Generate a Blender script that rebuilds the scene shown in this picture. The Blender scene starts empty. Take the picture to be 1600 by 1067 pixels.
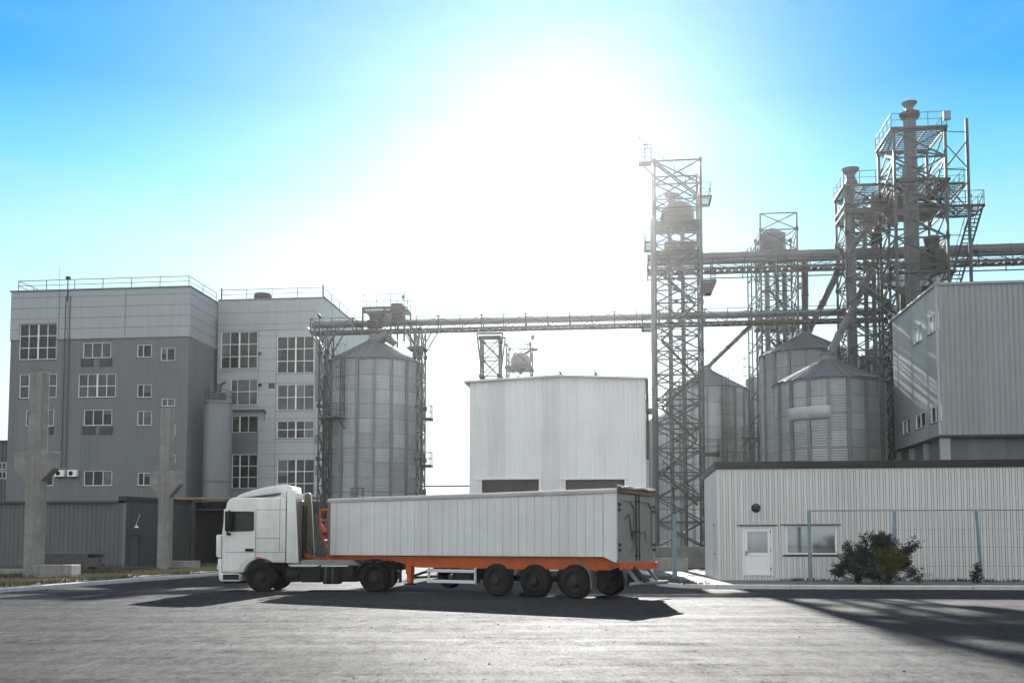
import bpy, bmesh, math, random
from mathutils import Vector, Matrix
from math import sin, cos, pi, radians as RD
random.seed(7)
scene = bpy.context.scene
COL = scene.collection

# ------------------------------------------------------------------ camera
F = 1560.0; PITCH = RD(3.7); CAMZ = 1.55; HOR = 852.5
SH = (HOR - 533.5) / F - math.tan(PITCH)
cam = bpy.data.cameras.new('camera'); camo = bpy.data.objects.new('camera', cam); COL.objects.link(camo)
cam.sensor_width = 36; cam.lens = 36 * F / 1600; cam.shift_y = SH * F / 1600
cam.clip_end = 6000; cam.clip_start = 0.1
camo.location = (0, 0, CAMZ); camo.rotation_euler = (pi / 2 + PITCH, 0, 0)
scene.camera = camo

# ------------------------------------------------------------------ light
SUN_EL, SUN_AZ = RD(22.5), RD(3.8)
SUN_DIR = Vector((sin(SUN_AZ) * cos(SUN_EL), cos(SUN_AZ) * cos(SUN_EL), sin(SUN_EL)))
sl = bpy.data.lights.new('sun', 'SUN'); sl.energy = 5.0; sl.angle = RD(0.53); sl.color = (1, .97, .93)
so = bpy.data.objects.new('sun', sl); COL.objects.link(so)
so.rotation_euler = SUN_DIR.to_track_quat('Z', 'Y').to_euler(); so.location = (20, 60, 60)

world = bpy.data.worlds.new('World'); scene.world = world; world.use_nodes = True
nt = world.node_tree; N = nt.nodes; L = nt.links
bg = N['Background']; bg.inputs['Strength'].default_value = 0.10
sky = N.new('ShaderNodeTexSky'); sky.sky_type = 'NISHITA'; sky.sun_disc = False
sky.sun_elevation = SUN_EL; sky.sun_rotation = SUN_AZ; sky.air_density = 1.0; sky.dust_density = 0.3; sky.ozone_density = 2.0
def wmath(op, a, b=None, c=None):
    n = N.new('ShaderNodeMath'); n.operation = op
    for i, v in enumerate((a, b, c)):
        if v is None: continue
        if isinstance(v, (int, float)): n.inputs[i].default_value = v
        else: L.new(v, n.inputs[i])
    return n.outputs[0]
def wmix(mode, fac, a, b):
    n = N.new('ShaderNodeMix'); n.data_type = 'RGBA'; n.blend_type = mode
    for s, v in ((n.inputs[0], fac), (n.inputs[6], a), (n.inputs[7], b)):
        if isinstance(v, (int, float)): s.default_value = v
        elif isinstance(v, tuple): s.default_value = v
        else: L.new(v, s)
    return n.outputs[2]
tc = N.new('ShaderNodeTexCoord'); sep = N.new('ShaderNodeSeparateXYZ'); L.new(tc.outputs['Generated'], sep.inputs[0])
dot = N.new('ShaderNodeVectorMath'); dot.operation = 'DOT_PRODUCT'; L.new(tc.outputs['Generated'], dot.inputs[0]); dot.inputs[1].default_value = SUN_DIR
# deep azure above, white towards the horizon, a broad bright veil round the sun
rp = N.new('ShaderNodeValToRGB'); els = rp.color_ramp.elements
stops = [(0.0, (1.0, 1.04, 1.03)), (.16, (.78, 1.0, 1.02)), (.28, (.42, .87, 1.02)), (.34, (.17, .70, 1.0)), (.41, (.012, .43, 1.0)), (.7, (.005, .25, .88)), (1.0, (.005, .13, .6))]
els[0].position = 0; els[1].position = 1
while len(els) < len(stops): els.new(.5)
for e, (p_, c_) in zip(els, stops): e.position = p_; e.color = c_ + (1,)
L.new(sep.outputs[2], rp.inputs[0])
rs = N.new('ShaderNodeVectorMath'); rs.operation = 'SCALE'; rs.inputs['Scale'].default_value = 3.3; L.new(rp.outputs[0], rs.inputs[0])
base = wmix('MIX', .008, rs.outputs[0], sky.outputs[0])
d = wmath('MAXIMUM', dot.outputs['Value'], 0.0)
dot2 = N.new('ShaderNodeVectorMath'); dot2.operation = 'DOT_PRODUCT'; L.new(tc.outputs['Generated'], dot2.inputs[0]); dot2.inputs[1].default_value = (-.06, cos(RD(15)), sin(RD(15)))
d2 = wmath('MAXIMUM', dot2.outputs['Value'], 0.0)
glow = wmath('ADD', wmath('MULTIPLY', wmath('POWER', d, 60.0), .4), wmath('MULTIPLY', wmath('POWER', d2, 24.0), 1.7))
gl = N.new('ShaderNodeVectorMath'); gl.operation = 'SCALE'; gl.inputs[0].default_value = (1.0, 1.0, .96); L.new(glow, gl.inputs['Scale'])
skyc = wmix('ADD', 1.0, base, gl.outputs[0])
mp = N.new('ShaderNodeMapping'); mp.inputs['Scale'].default_value = (1.2, 1.2, 4.2); mp.inputs['Rotation'].default_value = (0, RD(-14), 0); L.new(tc.outputs['Generated'], mp.inputs[0])
nz = N.new('ShaderNodeTexNoise'); nz.inputs['Scale'].default_value = 2.2; nz.inputs['Detail'].default_value = 7; nz.inputs['Roughness'].default_value = .6; L.new(mp.outputs[0], nz.inputs[0])
# wispy cirrus in front
cir = N.new('ShaderNodeMapRange'); cir.inputs[1].default_value = .45; cir.inputs[2].default_value = .75; cir.inputs[3].default_value = 0; cir.inputs[4].default_value = .13; L.new(nz.outputs[0], cir.inputs[0])
skyc = wmix('MIX', cir.outputs[0], skyc, (3.2, 3.4, 3.4, 1))
back = N.new('ShaderNodeMapRange'); back.inputs[1].default_value = .70; back.inputs[2].default_value = .05; back.inputs[3].default_value = 0; back.inputs[4].default_value = .9; L.new(sep.outputs[1], back.inputs[0])  # pale cloud behind the camera, added and brightened to light the shaded fronts
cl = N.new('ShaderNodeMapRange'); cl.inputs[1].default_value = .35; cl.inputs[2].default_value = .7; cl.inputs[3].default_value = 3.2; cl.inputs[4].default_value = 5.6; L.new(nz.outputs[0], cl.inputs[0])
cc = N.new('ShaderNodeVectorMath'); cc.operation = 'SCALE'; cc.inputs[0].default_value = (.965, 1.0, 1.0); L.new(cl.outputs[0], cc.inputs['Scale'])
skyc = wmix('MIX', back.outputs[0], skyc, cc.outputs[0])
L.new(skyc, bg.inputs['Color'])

vs = scene.view_settings; vs.view_transform = 'Standard'; vs.look = 'None'; vs.gamma = 1; vs.exposure = 1.6
scene.cycles.max_bounces = 6; scene.cycles.transparent_max_bounces = 8

# ------------------------------------------------------------------ projection helpers
C0 = Vector((0, 0, CAMZ)); FWD = Vector((0, cos(PITCH), sin(PITCH))); UP = Vector((0, -sin(PITCH), cos(PITCH)))
def ray(px, py): return FWD + Vector((1, 0, 0)) * ((px - 800) / F) + UP * ((533.5 - py) / F + SH)
def P(px, py, Y):
    r = ray(px, py); return C0 + r * (Y / r.y)
def G(px, py, z=0.0):
    r = ray(px, py); return C0 + r * ((z - CAMZ) / r.z)
HZ = lambda py, Y: P(800, py, Y).z
TH = -RD(6.2)                      # the whole works stand square to one another, turned by this
class Fr:
    """a local frame: origin on the ground and a turn about z"""
    def __init__(s, x, y, rz=TH, z=0): s.o = Vector((x, y, z)); s.rz = rz; s.m = Matrix.Rotation(-rz, 3, 'Z'); s.w = Matrix.Rotation(rz, 3, 'Z')
    def loc(s, p): return s.m @ (Vector(p) - s.o)
    def wld(s, p): return s.w @ Vector(p) + s.o
    def front(s, px, py, y=0.0):   # picture point -> (x, z) on the local plane y
        n = s.w @ Vector((0, 1, 0)); o = s.wld((0, y, 0)); r = ray(px, py)
        q = s.loc(C0 + r * (n.dot(o - C0) / n.dot(r))); return q.x, q.z
    def side(s, px, py, x=0.0):
        n = s.w @ Vector((1, 0, 0)); o = s.wld((x, 0, 0)); r = ray(px, py)
        q = s.loc(C0 + r * (n.dot(o - C0) / n.dot(r))); return q.y, q.z

# ------------------------------------------------------------------ mesh builder
class MB:
    def __init__(s): s.v = []; s.f = []
    def face(s, pts):
        i = len(s.v); s.v += [tuple(p) for p in pts]; s.f.append(tuple(range(i, i + len(pts)))); return s
    def box(s, x0, x1, y0, y1, z0, z1):
        if x0 > x1: x0, x1 = x1, x0
        if y0 > y1: y0, y1 = y1, y0
        if z0 > z1: z0, z1 = z1, z0
        i = len(s.v)
        s.v += [(x0, y0, z0), (x1, y0, z0), (x1, y1, z0), (x0, y1, z0), (x0, y0, z1), (x1, y0, z1), (x1, y1, z1), (x0, y1, z1)]
        s.f += [tuple(i + k for k in q) for q in ((3, 2, 1, 0), (4, 5, 6, 7), (0, 1, 5, 4), (1, 2, 6, 5), (2, 3, 7, 6), (3, 0, 4, 7))]
        return s
    def tube(s, p, q, r, n=6, r2=None, caps=True, ph=None):
        p = Vector(p); q = Vector(q); d = q - p
        if d.length < 1e-6: return s
        d.normalize(); a = d.cross(Vector((0, 0, 1)))
        if a.length < 1e-3: a = Vector((1, 0, 0))
        a.normalize(); b = d.cross(a); r2 = r if r2 is None else r2
        if ph is None: ph = pi / n
        i = len(s.v)
        for c, rr in ((p, r), (q, r2)):
            for k in range(n):
                t = 2 * pi * k / n + ph; s.v.append(tuple(c + a * (rr * cos(t)) + b * (rr * sin(t))))
        for k in range(n): s.f.append((i + k, i + (k + 1) % n, i + n + (k + 1) % n, i + n + k))
        if caps: s.f.append(tuple(i + n - 1 - k for k in range(n))); s.f.append(tuple(i + n + k for k in range(n)))
        return s
    def bar(s, p, q, w): return s.tube(p, q, w * .7071, 4)
    def path(s, pts, r, n=6):
        for a, b in zip(pts[:-1], pts[1:]): s.tube(a, b, r, n)
        return s
    def lathe(s, prof, n=32, c=(0, 0, 0), axis='z', a0=0.0, a1=2 * pi):
        full = abs(a1 - a0 - 2 * pi) < 1e-6; m = n if full else n + 1; i = len(s.v)
        for (r, z) in prof:
            for k in range(m):
                t = a0 + (a1 - a0) * k / n; x, y = r * cos(t), r * sin(t)
                s.v.append((c[0] + x, c[1] + y, c[2] + z) if axis == 'z' else ((c[0] + x, c[1] + z, c[2] + y) if axis == 'y' else (c[0] + z, c[1] + x, c[2] + y)))
        for j in range(len(prof) - 1):
            for k in range(n):
                a = i + j * m + k; b = i + j * m + (k + 1) % m; s.f.append((a, b, b + m, a + m))
        return s
    def prism(s, poly, y0, y1, ax='xz'):
        def mk(a, b, t): return (a, t, b) if ax == 'xz' else ((a, b, t) if ax == 'xy' else (t, a, b))
        i = len(s.v); n = len(poly)
        s.v += [mk(a, b, y0) for a, b in poly] + [mk(a, b, y1) for a, b in poly]
        s.f.append(tuple(range(i, i + n))); s.f.append(tuple(range(i + 2 * n - 1, i + n - 1, -1)))
        for k in range(n): s.f.append((i + (k + 1) % n, i + k, i + n + k, i + n + (k + 1) % n))
        return s
    def build(s, name, mat, parent=None, smooth=None, bevel=0, seg=2, merge=False):
        off = Vector((0, 0, 0))
        if parent is None and s.v:
            xs = [v[0] for v in s.v]; ys = [v[1] for v in s.v]; zs = [v[2] for v in s.v]
            off = Vector(((min(xs) + max(xs)) / 2, (min(ys) + max(ys)) / 2, min(zs)))
        me = bpy.data.meshes.new(name)
        me.from_pydata([tuple(Vector(v) - off) for v in s.v], [], s.f)
        if bevel or merge:
            bm = bmesh.new(); bm.from_mesh(me)
            if merge: bmesh.ops.remove_doubles(bm, verts=bm.verts, dist=1e-4)
            bmesh.ops.recalc_face_normals(bm, faces=bm.faces)
            if bevel:
                es = [e for e in bm.edges if len(e.link_faces) == 2 and e.calc_face_angle(0) > RD(28)]
                bmesh.ops.bevel(bm, geom=es, offset=bevel, segments=seg, affect='EDGES', profile=.5, clamp_overlap=True)
            bm.to_mesh(me); bm.free()
        if smooth:
            for p in me.polygons: p.use_smooth = True
            me.set_sharp_from_angle(angle=RD(smooth))
        me.materials.append(mat); me.update()
        o = bpy.data.objects.new(name, me); COL.objects.link(o); o.location = off
        if parent: o.parent = parent
        return o

def tag(o, label, cat, group=None, kind=None):
    if label: o['label'] = label
    if cat: o['category'] = cat
    if group: o['group'] = group
    if kind: o['kind'] = kind
    return o
def thing(name, label, cat, loc=(0, 0, 0), rz=0.0, group=None):
    o = bpy.data.objects.new(name, None); COL.objects.link(o); o.empty_display_size = .5
    o.location = loc; o.rotation_euler = (0, 0, rz); return tag(o, label, cat, group)
def fthing(fr, name, label, cat, group=None): return thing(name, label, cat, fr.o, fr.rz, group)
def copy_tree(o, parent=None):
    c = o.copy(); COL.objects.link(c)
    if parent: c.parent = parent
    for ch in list(o.children): copy_tree(ch, c)
    return c
def dup(src, parent, loc=None, rz=None):
    c = src.copy(); COL.objects.link(c); c.parent = parent
    if loc is not None: c.location = loc
    if rz is not None: c.rotation_euler = (0, 0, rz)
    return c

# ------------------------------------------------------------------ materials
def M(name, col, rough=.6, metal=0.0, var=.12, vs=1.5, streak=0.0, bump=0.0, bs=40.0, spec=.5, dirt=None, coat=0.0):
    m = bpy.data.materials.new(name); m.use_nodes = True; t = m.node_tree; n = t.nodes; l = t.links
    b = n['Principled BSDF']; b.inputs['Roughness'].default_value = rough; b.inputs['Metallic'].default_value = metal
    b.inputs['Specular IOR Level'].default_value = spec; b.inputs['Coat Weight'].default_value = coat
    tcn = n.new('ShaderNodeTexCoord')
    no = n.new('ShaderNodeTexNoise'); no.inputs['Scale'].default_value = vs; no.inputs['Detail'].default_value = 6; no.inputs['Roughness'].default_value = .62
    l.new(tcn.outputs['Object'], no.inputs[0])
    mx = n.new('ShaderNodeMix'); mx.data_type = 'RGBA'
    lo = tuple(c * (1 - var) for c in col) + (1,); hi = tuple(min(1, c * (1 + var)) for c in col) + (1,)
    mr = n.new('ShaderNodeMapRange'); mr.inputs[1].default_value = .3; mr.inputs[2].default_value = .7
    l.new(no.outputs[0], mr.inputs[0]); l.new(mr.outputs[0], mx.inputs[0]); mx.inputs[6].default_value = lo; mx.inputs[7].default_value = hi
    out = mx.outputs[2]
    if streak:
        mp = n.new('ShaderNodeMapping'); mp.inputs['Scale'].default_value = (3.0, 3.0, .12); l.new(tcn.outputs['Object'], mp.inputs[0])
        n2 = n.new('ShaderNodeTexNoise'); n2.inputs['Scale'].default_value = 1.6; n2.inputs['Detail'].default_value = 5; l.new(mp.outputs[0], n2.inputs[0])
        r2 = n.new('ShaderNodeMapRange'); r2.inputs[1].default_value = .45; r2.inputs[2].default_value = .75; r2.inputs[4].default_value = streak; l.new(n2.outputs[0], r2.inputs[0])
        m2 = n.new('ShaderNodeMix'); m2.data_type = 'RGBA'; l.new(r2.outputs[0], m2.inputs[0]); l.new(out, m2.inputs[6])
        m2.inputs[7].default_value = (dirt or tuple(c * .45 for c in col)) + (1,); out = m2.outputs[2]
    l.new(out, b.inputs['Base Color'])
    rr = n.new('ShaderNodeMapRange'); rr.inputs[3].default_value = max(.02, rough - .1); rr.inputs[4].default_value = min(1, rough + .12); l.new(no.outputs[0], rr.inputs[0]); l.new(rr.outputs[0], b.inputs['Roughness'])
    if bump:
        n3 = n.new('ShaderNodeTexNoise'); n3.inputs['Scale'].default_value = bs; n3.inputs['Detail'].default_value = 4; l.new(tcn.outputs['Object'], n3.inputs[0])
        bp = n.new('ShaderNodeBump'); bp.inputs['Strength'].default_value = bump; bp.inputs['Distance'].default_value = .02
        l.new(n3.outputs[0], bp.inputs['Height']); l.new(bp.outputs[0], b.inputs['Normal'])
    return m
m_liner = M('fairing_liner', (.10, .088, .07), .8, var=.2)
m_white = M('truck_paint', (.66, .67, .655), .35, var=.08, streak=.45, dirt=(.46, .45, .41), coat=.3)
m_dark = M('black_plastic', (.006, .0062, .0065), .65, spec=.25)
m_rub = M('tyre_rubber', (.007, .007, .007), .9, bump=.2, bs=60, spec=.2)
m_rim = M('grey_rim', (.019, .019, .0185), .6, .1, spec=.25)
m_chas = M('chassis_steel', (.011, .011, .011), .65, .1, spec=.3)
m_orange = M('orange_paint', (.43, .072, .003), .5, var=.18, vs=3, streak=.4, dirt=(.24, .06, .015), spec=.3)
m_alu = M('trailer_planks', (.60, .61, .61), .5, .05, var=.07, vs=.8, streak=.35, dirt=(.47, .46, .43))
m_alud = M('trailer_frame', (.18, .18, .172), .5, .2, var=.1, streak=.3)
m_tarp = M('tarpaulin', (.40, .39, .38), .7, var=.15, vs=2, bump=.3, bs=6)
m_tarpb = M('brown_tarpaulin', (.105, .082, .068), .8, var=.2, vs=3, bump=.4, bs=8)
m_steel = M('galvanised_steel', (.036, .044, .047), .55, .2, var=.2, vs=3)
m_steeld = M('weathered_steel', (.034, .034, .034), .6, .3, var=.25, vs=3)
m_duct = M('duct_steel', (.095, .107, .113), .5, .2, var=.15, vs=1.2, streak=.3)
m_brown = M('primer_steel', (.055, .042, .036), .65, .1, var=.25, vs=2)
m_silo = M('silo_sheet', (.31, .335, .345), .42, .35, var=.14, vs=.5, streak=.25)
m_silod = M('silo_channel', (.19, .205, .21), .5, .5, var=.15, vs=2)
m_roof = M('silo_roof_sheet', (.085, .092, .098), .6, .05, var=.14, vs=.8, streak=.2)
m_clad = M('office_cladding', (.54, .545, .54), .45, .0, var=.04, vs=.6, streak=.4, dirt=(.44, .43, .40))
m_ware = M('warehouse_cladding', (.70, .71, .71), .5, .0, var=.06, vs=.4, streak=.15)
m_J = M('grey_cladding', (.255, .28, .29), .45, .1, var=.06, vs=.5, streak=.2)
m_A = M('grey_ribbed_cladding', (.145, .158, .168), .5, .1, var=.06, vs=.4, streak=.2)
m_Au = M('pale_panel_cladding', (.315, .345, .36), .5, .1, var=.05, vs=.4, streak=.15)
m_B = M('light_panel_cladding', (.36, .395, .41), .5, .1, var=.05, vs=.4, streak=.15)
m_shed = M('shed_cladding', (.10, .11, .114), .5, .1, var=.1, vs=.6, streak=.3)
m_shedd = M('shed_dark_cladding', (.06, .065, .067), .55, .1, var=.1, vs=.6, streak=.2)
m_fasc = M('brown_fascia', (.032, .027, .024), .5, var=.1, spec=.2)
m_frame = M('window_frame', (.72, .73, .73), .4, var=.03)
m_reveal = M('dark_trim', (.06, .065, .07), .6)
m_glass = M('dark_glass', (.013, .016, .020), .06, var=.6, vs=.35, spec=.3)
m_blind = M('window_blind', (.10, .105, .11), .5, var=.3, vs=2)
m_glassc = M('curtained_glass', (.055, .06, .066), .08, var=.5, vs=.5, spec=.35)
m_glass2 = M('reflecting_glass', (.30, .34, .36), .08, .6, var=.2, vs=.7, spec=.7)
m_conc = M('old_concrete', (.215, .213, .203), .9, var=.25, vs=2.2, streak=.55, dirt=(.10, .095, .085), bump=.5, bs=25)
m_kerb = M('kerb_concrete', (.42, .42, .41), .85, var=.15, vs=3, bump=.3, bs=40)
m_wall = M('plinth_concrete', (.22, .22, .215), .9, var=.25, vs=1.2, streak=.4, bump=.3)
m_blue = M('blue_painted_pipe', (.15, .215, .25), .55, var=.15, vs=4)
m_door = M('roller_door', (.05, .042, .036), .6, var=.2, vs=1)
m_wood = M('stacked_timber', (.07, .066, .06), .85, var=.4, vs=5)
m_yel = M('yellow_pipe', (.19, .135, .055), .6, var=.2)
m_red = M('tail_lamp', (.45, .05, .02), .25)
m_lamp = M('lamp_glass', (.6, .6, .58), .15)
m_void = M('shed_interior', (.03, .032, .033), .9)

def sheets(m):
    t = m.node_tree; n = t.nodes; l = t.links; b = n['Principled BSDF']; src = b.inputs['Base Color'].links[0].from_socket
    tcn = n.new('ShaderNodeTexCoord'); sp = n.new('ShaderNodeSeparateXYZ'); l.new(tcn.outputs['Object'], sp.inputs[0])
    def mt(op, a, c=None):
        q = n.new('ShaderNodeMath'); q.operation = op
        for s_, v in zip(q.inputs, (a, c)):
            if v is None: continue
            if isinstance(v, (int, float)): s_.default_value = v
            else: l.new(v, s_)
        return q.outputs[0]
    a = mt('FLOOR', mt('MULTIPLY', mt('ARCTAN2', sp.outputs[0], sp.outputs[1]), 9 / pi)); z = mt('FLOOR', mt('DIVIDE', sp.outputs[2], 1.13))
    cb = n.new('ShaderNodeCombineXYZ'); l.new(a, cb.inputs[0]); l.new(z, cb.inputs[1]); wn = n.new('ShaderNodeTexWhiteNoise'); l.new(cb.outputs[0], wn.inputs['Vector'])
    mr = n.new('ShaderNodeMapRange'); mr.inputs[3].default_value = .87; mr.inputs[4].default_value = 1.12; l.new(wn.outputs['Value'], mr.inputs[0])
    sc = n.new('ShaderNodeVectorMath'); sc.operation = 'SCALE'; l.new(src, sc.inputs[0]); l.new(mr.outputs[0], sc.inputs['Scale']); l.new(sc.outputs[0], b.inputs['Base Color'])
sheets(m_silo)
def strips(m, lo, hi, w=1.15):
    t = m.node_tree; n = t.nodes; l = t.links; b = n['Principled BSDF']; src = b.inputs['Base Color'].links[0].from_socket
    tcn = n.new('ShaderNodeTexCoord'); sp = n.new('ShaderNodeSeparateXYZ'); l.new(tcn.outputs['Object'], sp.inputs[0])
    def mt(op, a, c):
        q = n.new('ShaderNodeMath'); q.operation = op
        for s_, v in zip(q.inputs, (a, c)):
            if isinstance(v, (int, float)): s_.default_value = v
            else: l.new(v, s_)
        return q.outputs[0]
    f = mt('FLOOR', mt('DIVIDE', mt('ADD', sp.outputs[0], sp.outputs[1]), w), 0); wn = n.new('ShaderNodeTexWhiteNoise'); wn.noise_dimensions = '1D'; l.new(f, wn.inputs['W'])
    mr = n.new('ShaderNodeMapRange'); mr.inputs[3].default_value = lo; mr.inputs[4].default_value = hi; l.new(wn.outputs['Value'], mr.inputs[0])
    sc = n.new('ShaderNodeVectorMath'); sc.operation = 'SCALE'; l.new(src, sc.inputs[0]); l.new(mr.outputs[0], sc.inputs['Scale']); l.new(sc.outputs[0], b.inputs['Base Color'])
for m_, lo_, hi_, w_ in ((m_ware, .88, 1.06, 1.14), (m_clad, .95, 1.04, 1.18), (m_J, .94, 1.05, 1.2), (m_A, .94, 1.05, 1.0), (m_shed, .9, 1.08, 1.02), (m_alu, .95, 1.04, .67)): strips(m_, lo_, hi_, w_)

def leafmat(name, col, tr=.25):
    m = M(name, col, .55, var=.35, vs=4); t = m.node_tree; b = t.nodes['Principled BSDF']
    tn = t.nodes.new('ShaderNodeBsdfTranslucent'); tn.inputs[0].default_value = tuple(min(1, c * 1.6) for c in col) + (1,)
    ms = t.nodes.new('ShaderNodeMixShader'); ms.inputs[0].default_value = tr; o = t.nodes['Material Output']
    t.links.new(b.outputs[0], ms.inputs[1]); t.links.new(tn.outputs[0], ms.inputs[2]); t.links.new(ms.outputs[0], o.inputs[0]); return m
m_leaf = leafmat('shrub_leaf', (.026, .036, .024), .12)
m_flare = leafmat('flare_tint_leaf', (.085, .085, .012), .2)  # olive lens flare blobs, put into the leaf colour
m_bark = M('bark', (.05, .042, .035), .9)
m_grass = leafmat('verge_grass', (.05, .048, .022), .2)
m_dgrass = leafmat('dark_grass', (.05, .055, .035), .2)

def asphalt():
    m = bpy.data.materials.new('asphalt'); m.use_nodes = True; t = m.node_tree; n = t.nodes; l = t.links; b = n['Principled BSDF']
    tcn = n.new('ShaderNodeTexCoord')
    def noise(scale, det, sc=(1, 1, 1), rot=0, rough=.6):
        mp = n.new('ShaderNodeMapping'); mp.inputs['Scale'].default_value = sc; mp.inputs['Rotation'].default_value = (0, 0, rot); l.new(tcn.outputs['Object'], mp.inputs[0])
        q = n.new('ShaderNodeTexNoise'); q.inputs['Scale'].default_value = scale; q.inputs['Detail'].default_value = det; q.inputs['Roughness'].default_value = rough; l.new(mp.outputs[0], q.inputs[0]); return q.outputs[0]
    def rng(v, a, b_, c=0, d=1):
        q = n.new('ShaderNodeMapRange'); q.inputs[1].default_value = a; q.inputs[2].default_value = b_; q.inputs[3].default_value = c; q.inputs[4].default_value = d; l.new(v, q.inputs[0]); return q.outputs[0]
    def mix(f, a, c):
        q = n.new('ShaderNodeMix'); q.data_type = 'RGBA'
        for s, v in ((q.inputs[0], f), (q.inputs[6], a), (q.inputs[7], c)):
            if isinstance(v, tuple): s.default_value = v
            else: l.new(v, s)
        return q.outputs[2]
    def add(a, c, op='ADD'):
        q = n.new('ShaderNodeMath'); q.operation = op
        for s, v in ((q.inputs[0], a), (q.inputs[1], c)):
            if isinstance(v, (int, float)): s.default_value = v
            else: l.new(v, s)
        return q.outputs[0]
    def arcs():
        sp = n.new('ShaderNodeSeparateXYZ'); l.new(tcn.outputs['Object'], sp.inputs[0])
        dx = add(sp.outputs[0], -24.0); dy = add(sp.outputs[1], -46.0)
        rr = add(add(add(dx, dx, 'MULTIPLY'), add(dy, dy, 'MULTIPLY')), .5, 'POWER'); an = add(dx, dy, 'ARCTAN2')
        cb = n.new('ShaderNodeCombineXYZ'); l.new(add(rr, 1.1, 'MULTIPLY'), cb.inputs[0]); l.new(add(an, 5.0, 'MULTIPLY'), cb.inputs[1])
        q = n.new('ShaderNodeTexNoise'); q.inputs['Scale'].default_value = 1.3; q.inputs['Detail'].default_value = 7; q.inputs['Roughness'].default_value = .7; l.new(cb.outputs[0], q.inputs[0]); return q.outputs[0]
    def cracks():
        mp = n.new('ShaderNodeMapping'); mp.inputs['Scale'].default_value = (.22, .16, 1); l.new(tcn.outputs['Object'], mp.inputs[0])
        q0 = n.new('ShaderNodeTexNoise'); q0.inputs['Scale'].default_value = 2.5; q0.inputs['Detail'].default_value = 5; l.new(mp.outputs[0], q0.inputs[0])
        va = n.new('ShaderNodeVectorMath'); va.operation = 'MULTIPLY_ADD'; l.new(q0.outputs['Color'], va.inputs[0]); va.inputs[1].default_value = (.5, .5, 0); l.new(mp.outputs[0], va.inputs[2])
        q = n.new('ShaderNodeTexVoronoi'); q.feature = 'DISTANCE_TO_EDGE'; q.inputs['Scale'].default_value = 1.0; l.new(va.outputs[0], q.inputs['Vector']); return q.outputs['Distance']
    big = noise(.16, 5); st1 = noise(.9, 7, (.30, .80, 1), RD(-20), .7); st2 = arcs()
    med = noise(2.2, 6, (1.6, .55, 1), 0, .72); fine = noise(9, 6, (1.2, .42, 1), 0, .8); grit = noise(19, 4, (1.0, .30, 1), 0, .85)
    mott = add(add(med, .5, 'MULTIPLY'), add(fine, .5, 'MULTIPLY'))
    c = mix(rng(big, .3, .7), (.016, .016, .016, 1), (.025, .025, .0248, 1))
    c = mix(rng(st1, .52, .72, 0, .5), c, (.013, .013, .013, 1))
    c = mix(rng(st2, .54, .72, 0, .5), c, (.040, .040, .0395, 1))
    c = mix(rng(mott, .50, .64, 0, .75), c, (.050, .050, .049, 1))
    c = mix(rng(grit, .58, .70, 0, .85), c, (.008, .008, .008, 1))
    ck = rng(cracks(), .0006, .003, .35, 0); c = mix(ck, c, (.006, .006, .006, 1))
    l.new(c, b.inputs['Base Color'])
    # wear: polished patches throw the sun back, torn ones do not
    gl = add(add(rng(st1, .45, .70, .85, .55), rng(st2, .42, .62, .22, -.22)), add(rng(mott, .42, .60, -.32, .34), add(rng(grit, .44, .60, .12, -.45), rng(big, .3, .7, -.08, .12))))
    l.new(add(rng(gl, 0, 1.2, .05, 1.0), add(ck, .2, 'MULTIPLY'), 'SUBTRACT'), b.inputs['Specular IOR Level'])
    l.new(add(rng(st1, .45, .75, 0, .08), add(rng(fine, .3, .7, .73, .83), rng(big, .3, .7, -.03, .04))), b.inputs['Roughness'])
    b.inputs['IOR'].default_value = 1.112
    h = add(add(mott, 1.2, 'MULTIPLY'), add(add(grit, .5, 'MULTIPLY'), add(st1, .6, 'MULTIPLY')))
    bp = n.new('ShaderNodeBump'); bp.inputs['Strength'].default_value = .6; bp.inputs['Distance'].default_value = .035
    l.new(h, bp.inputs['Height']); l.new(bp.outputs[0], b.inputs['Normal']); return m
m_asph = asphalt()
m_pave = M('old_pavement', (.085, .085, .083), .75, var=.3, vs=1.2, bump=.4, bs=30)
m_dirt = M('verge_soil', (.026, .025, .020), .95, var=.4, vs=1.4, bump=.6, bs=18)

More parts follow.
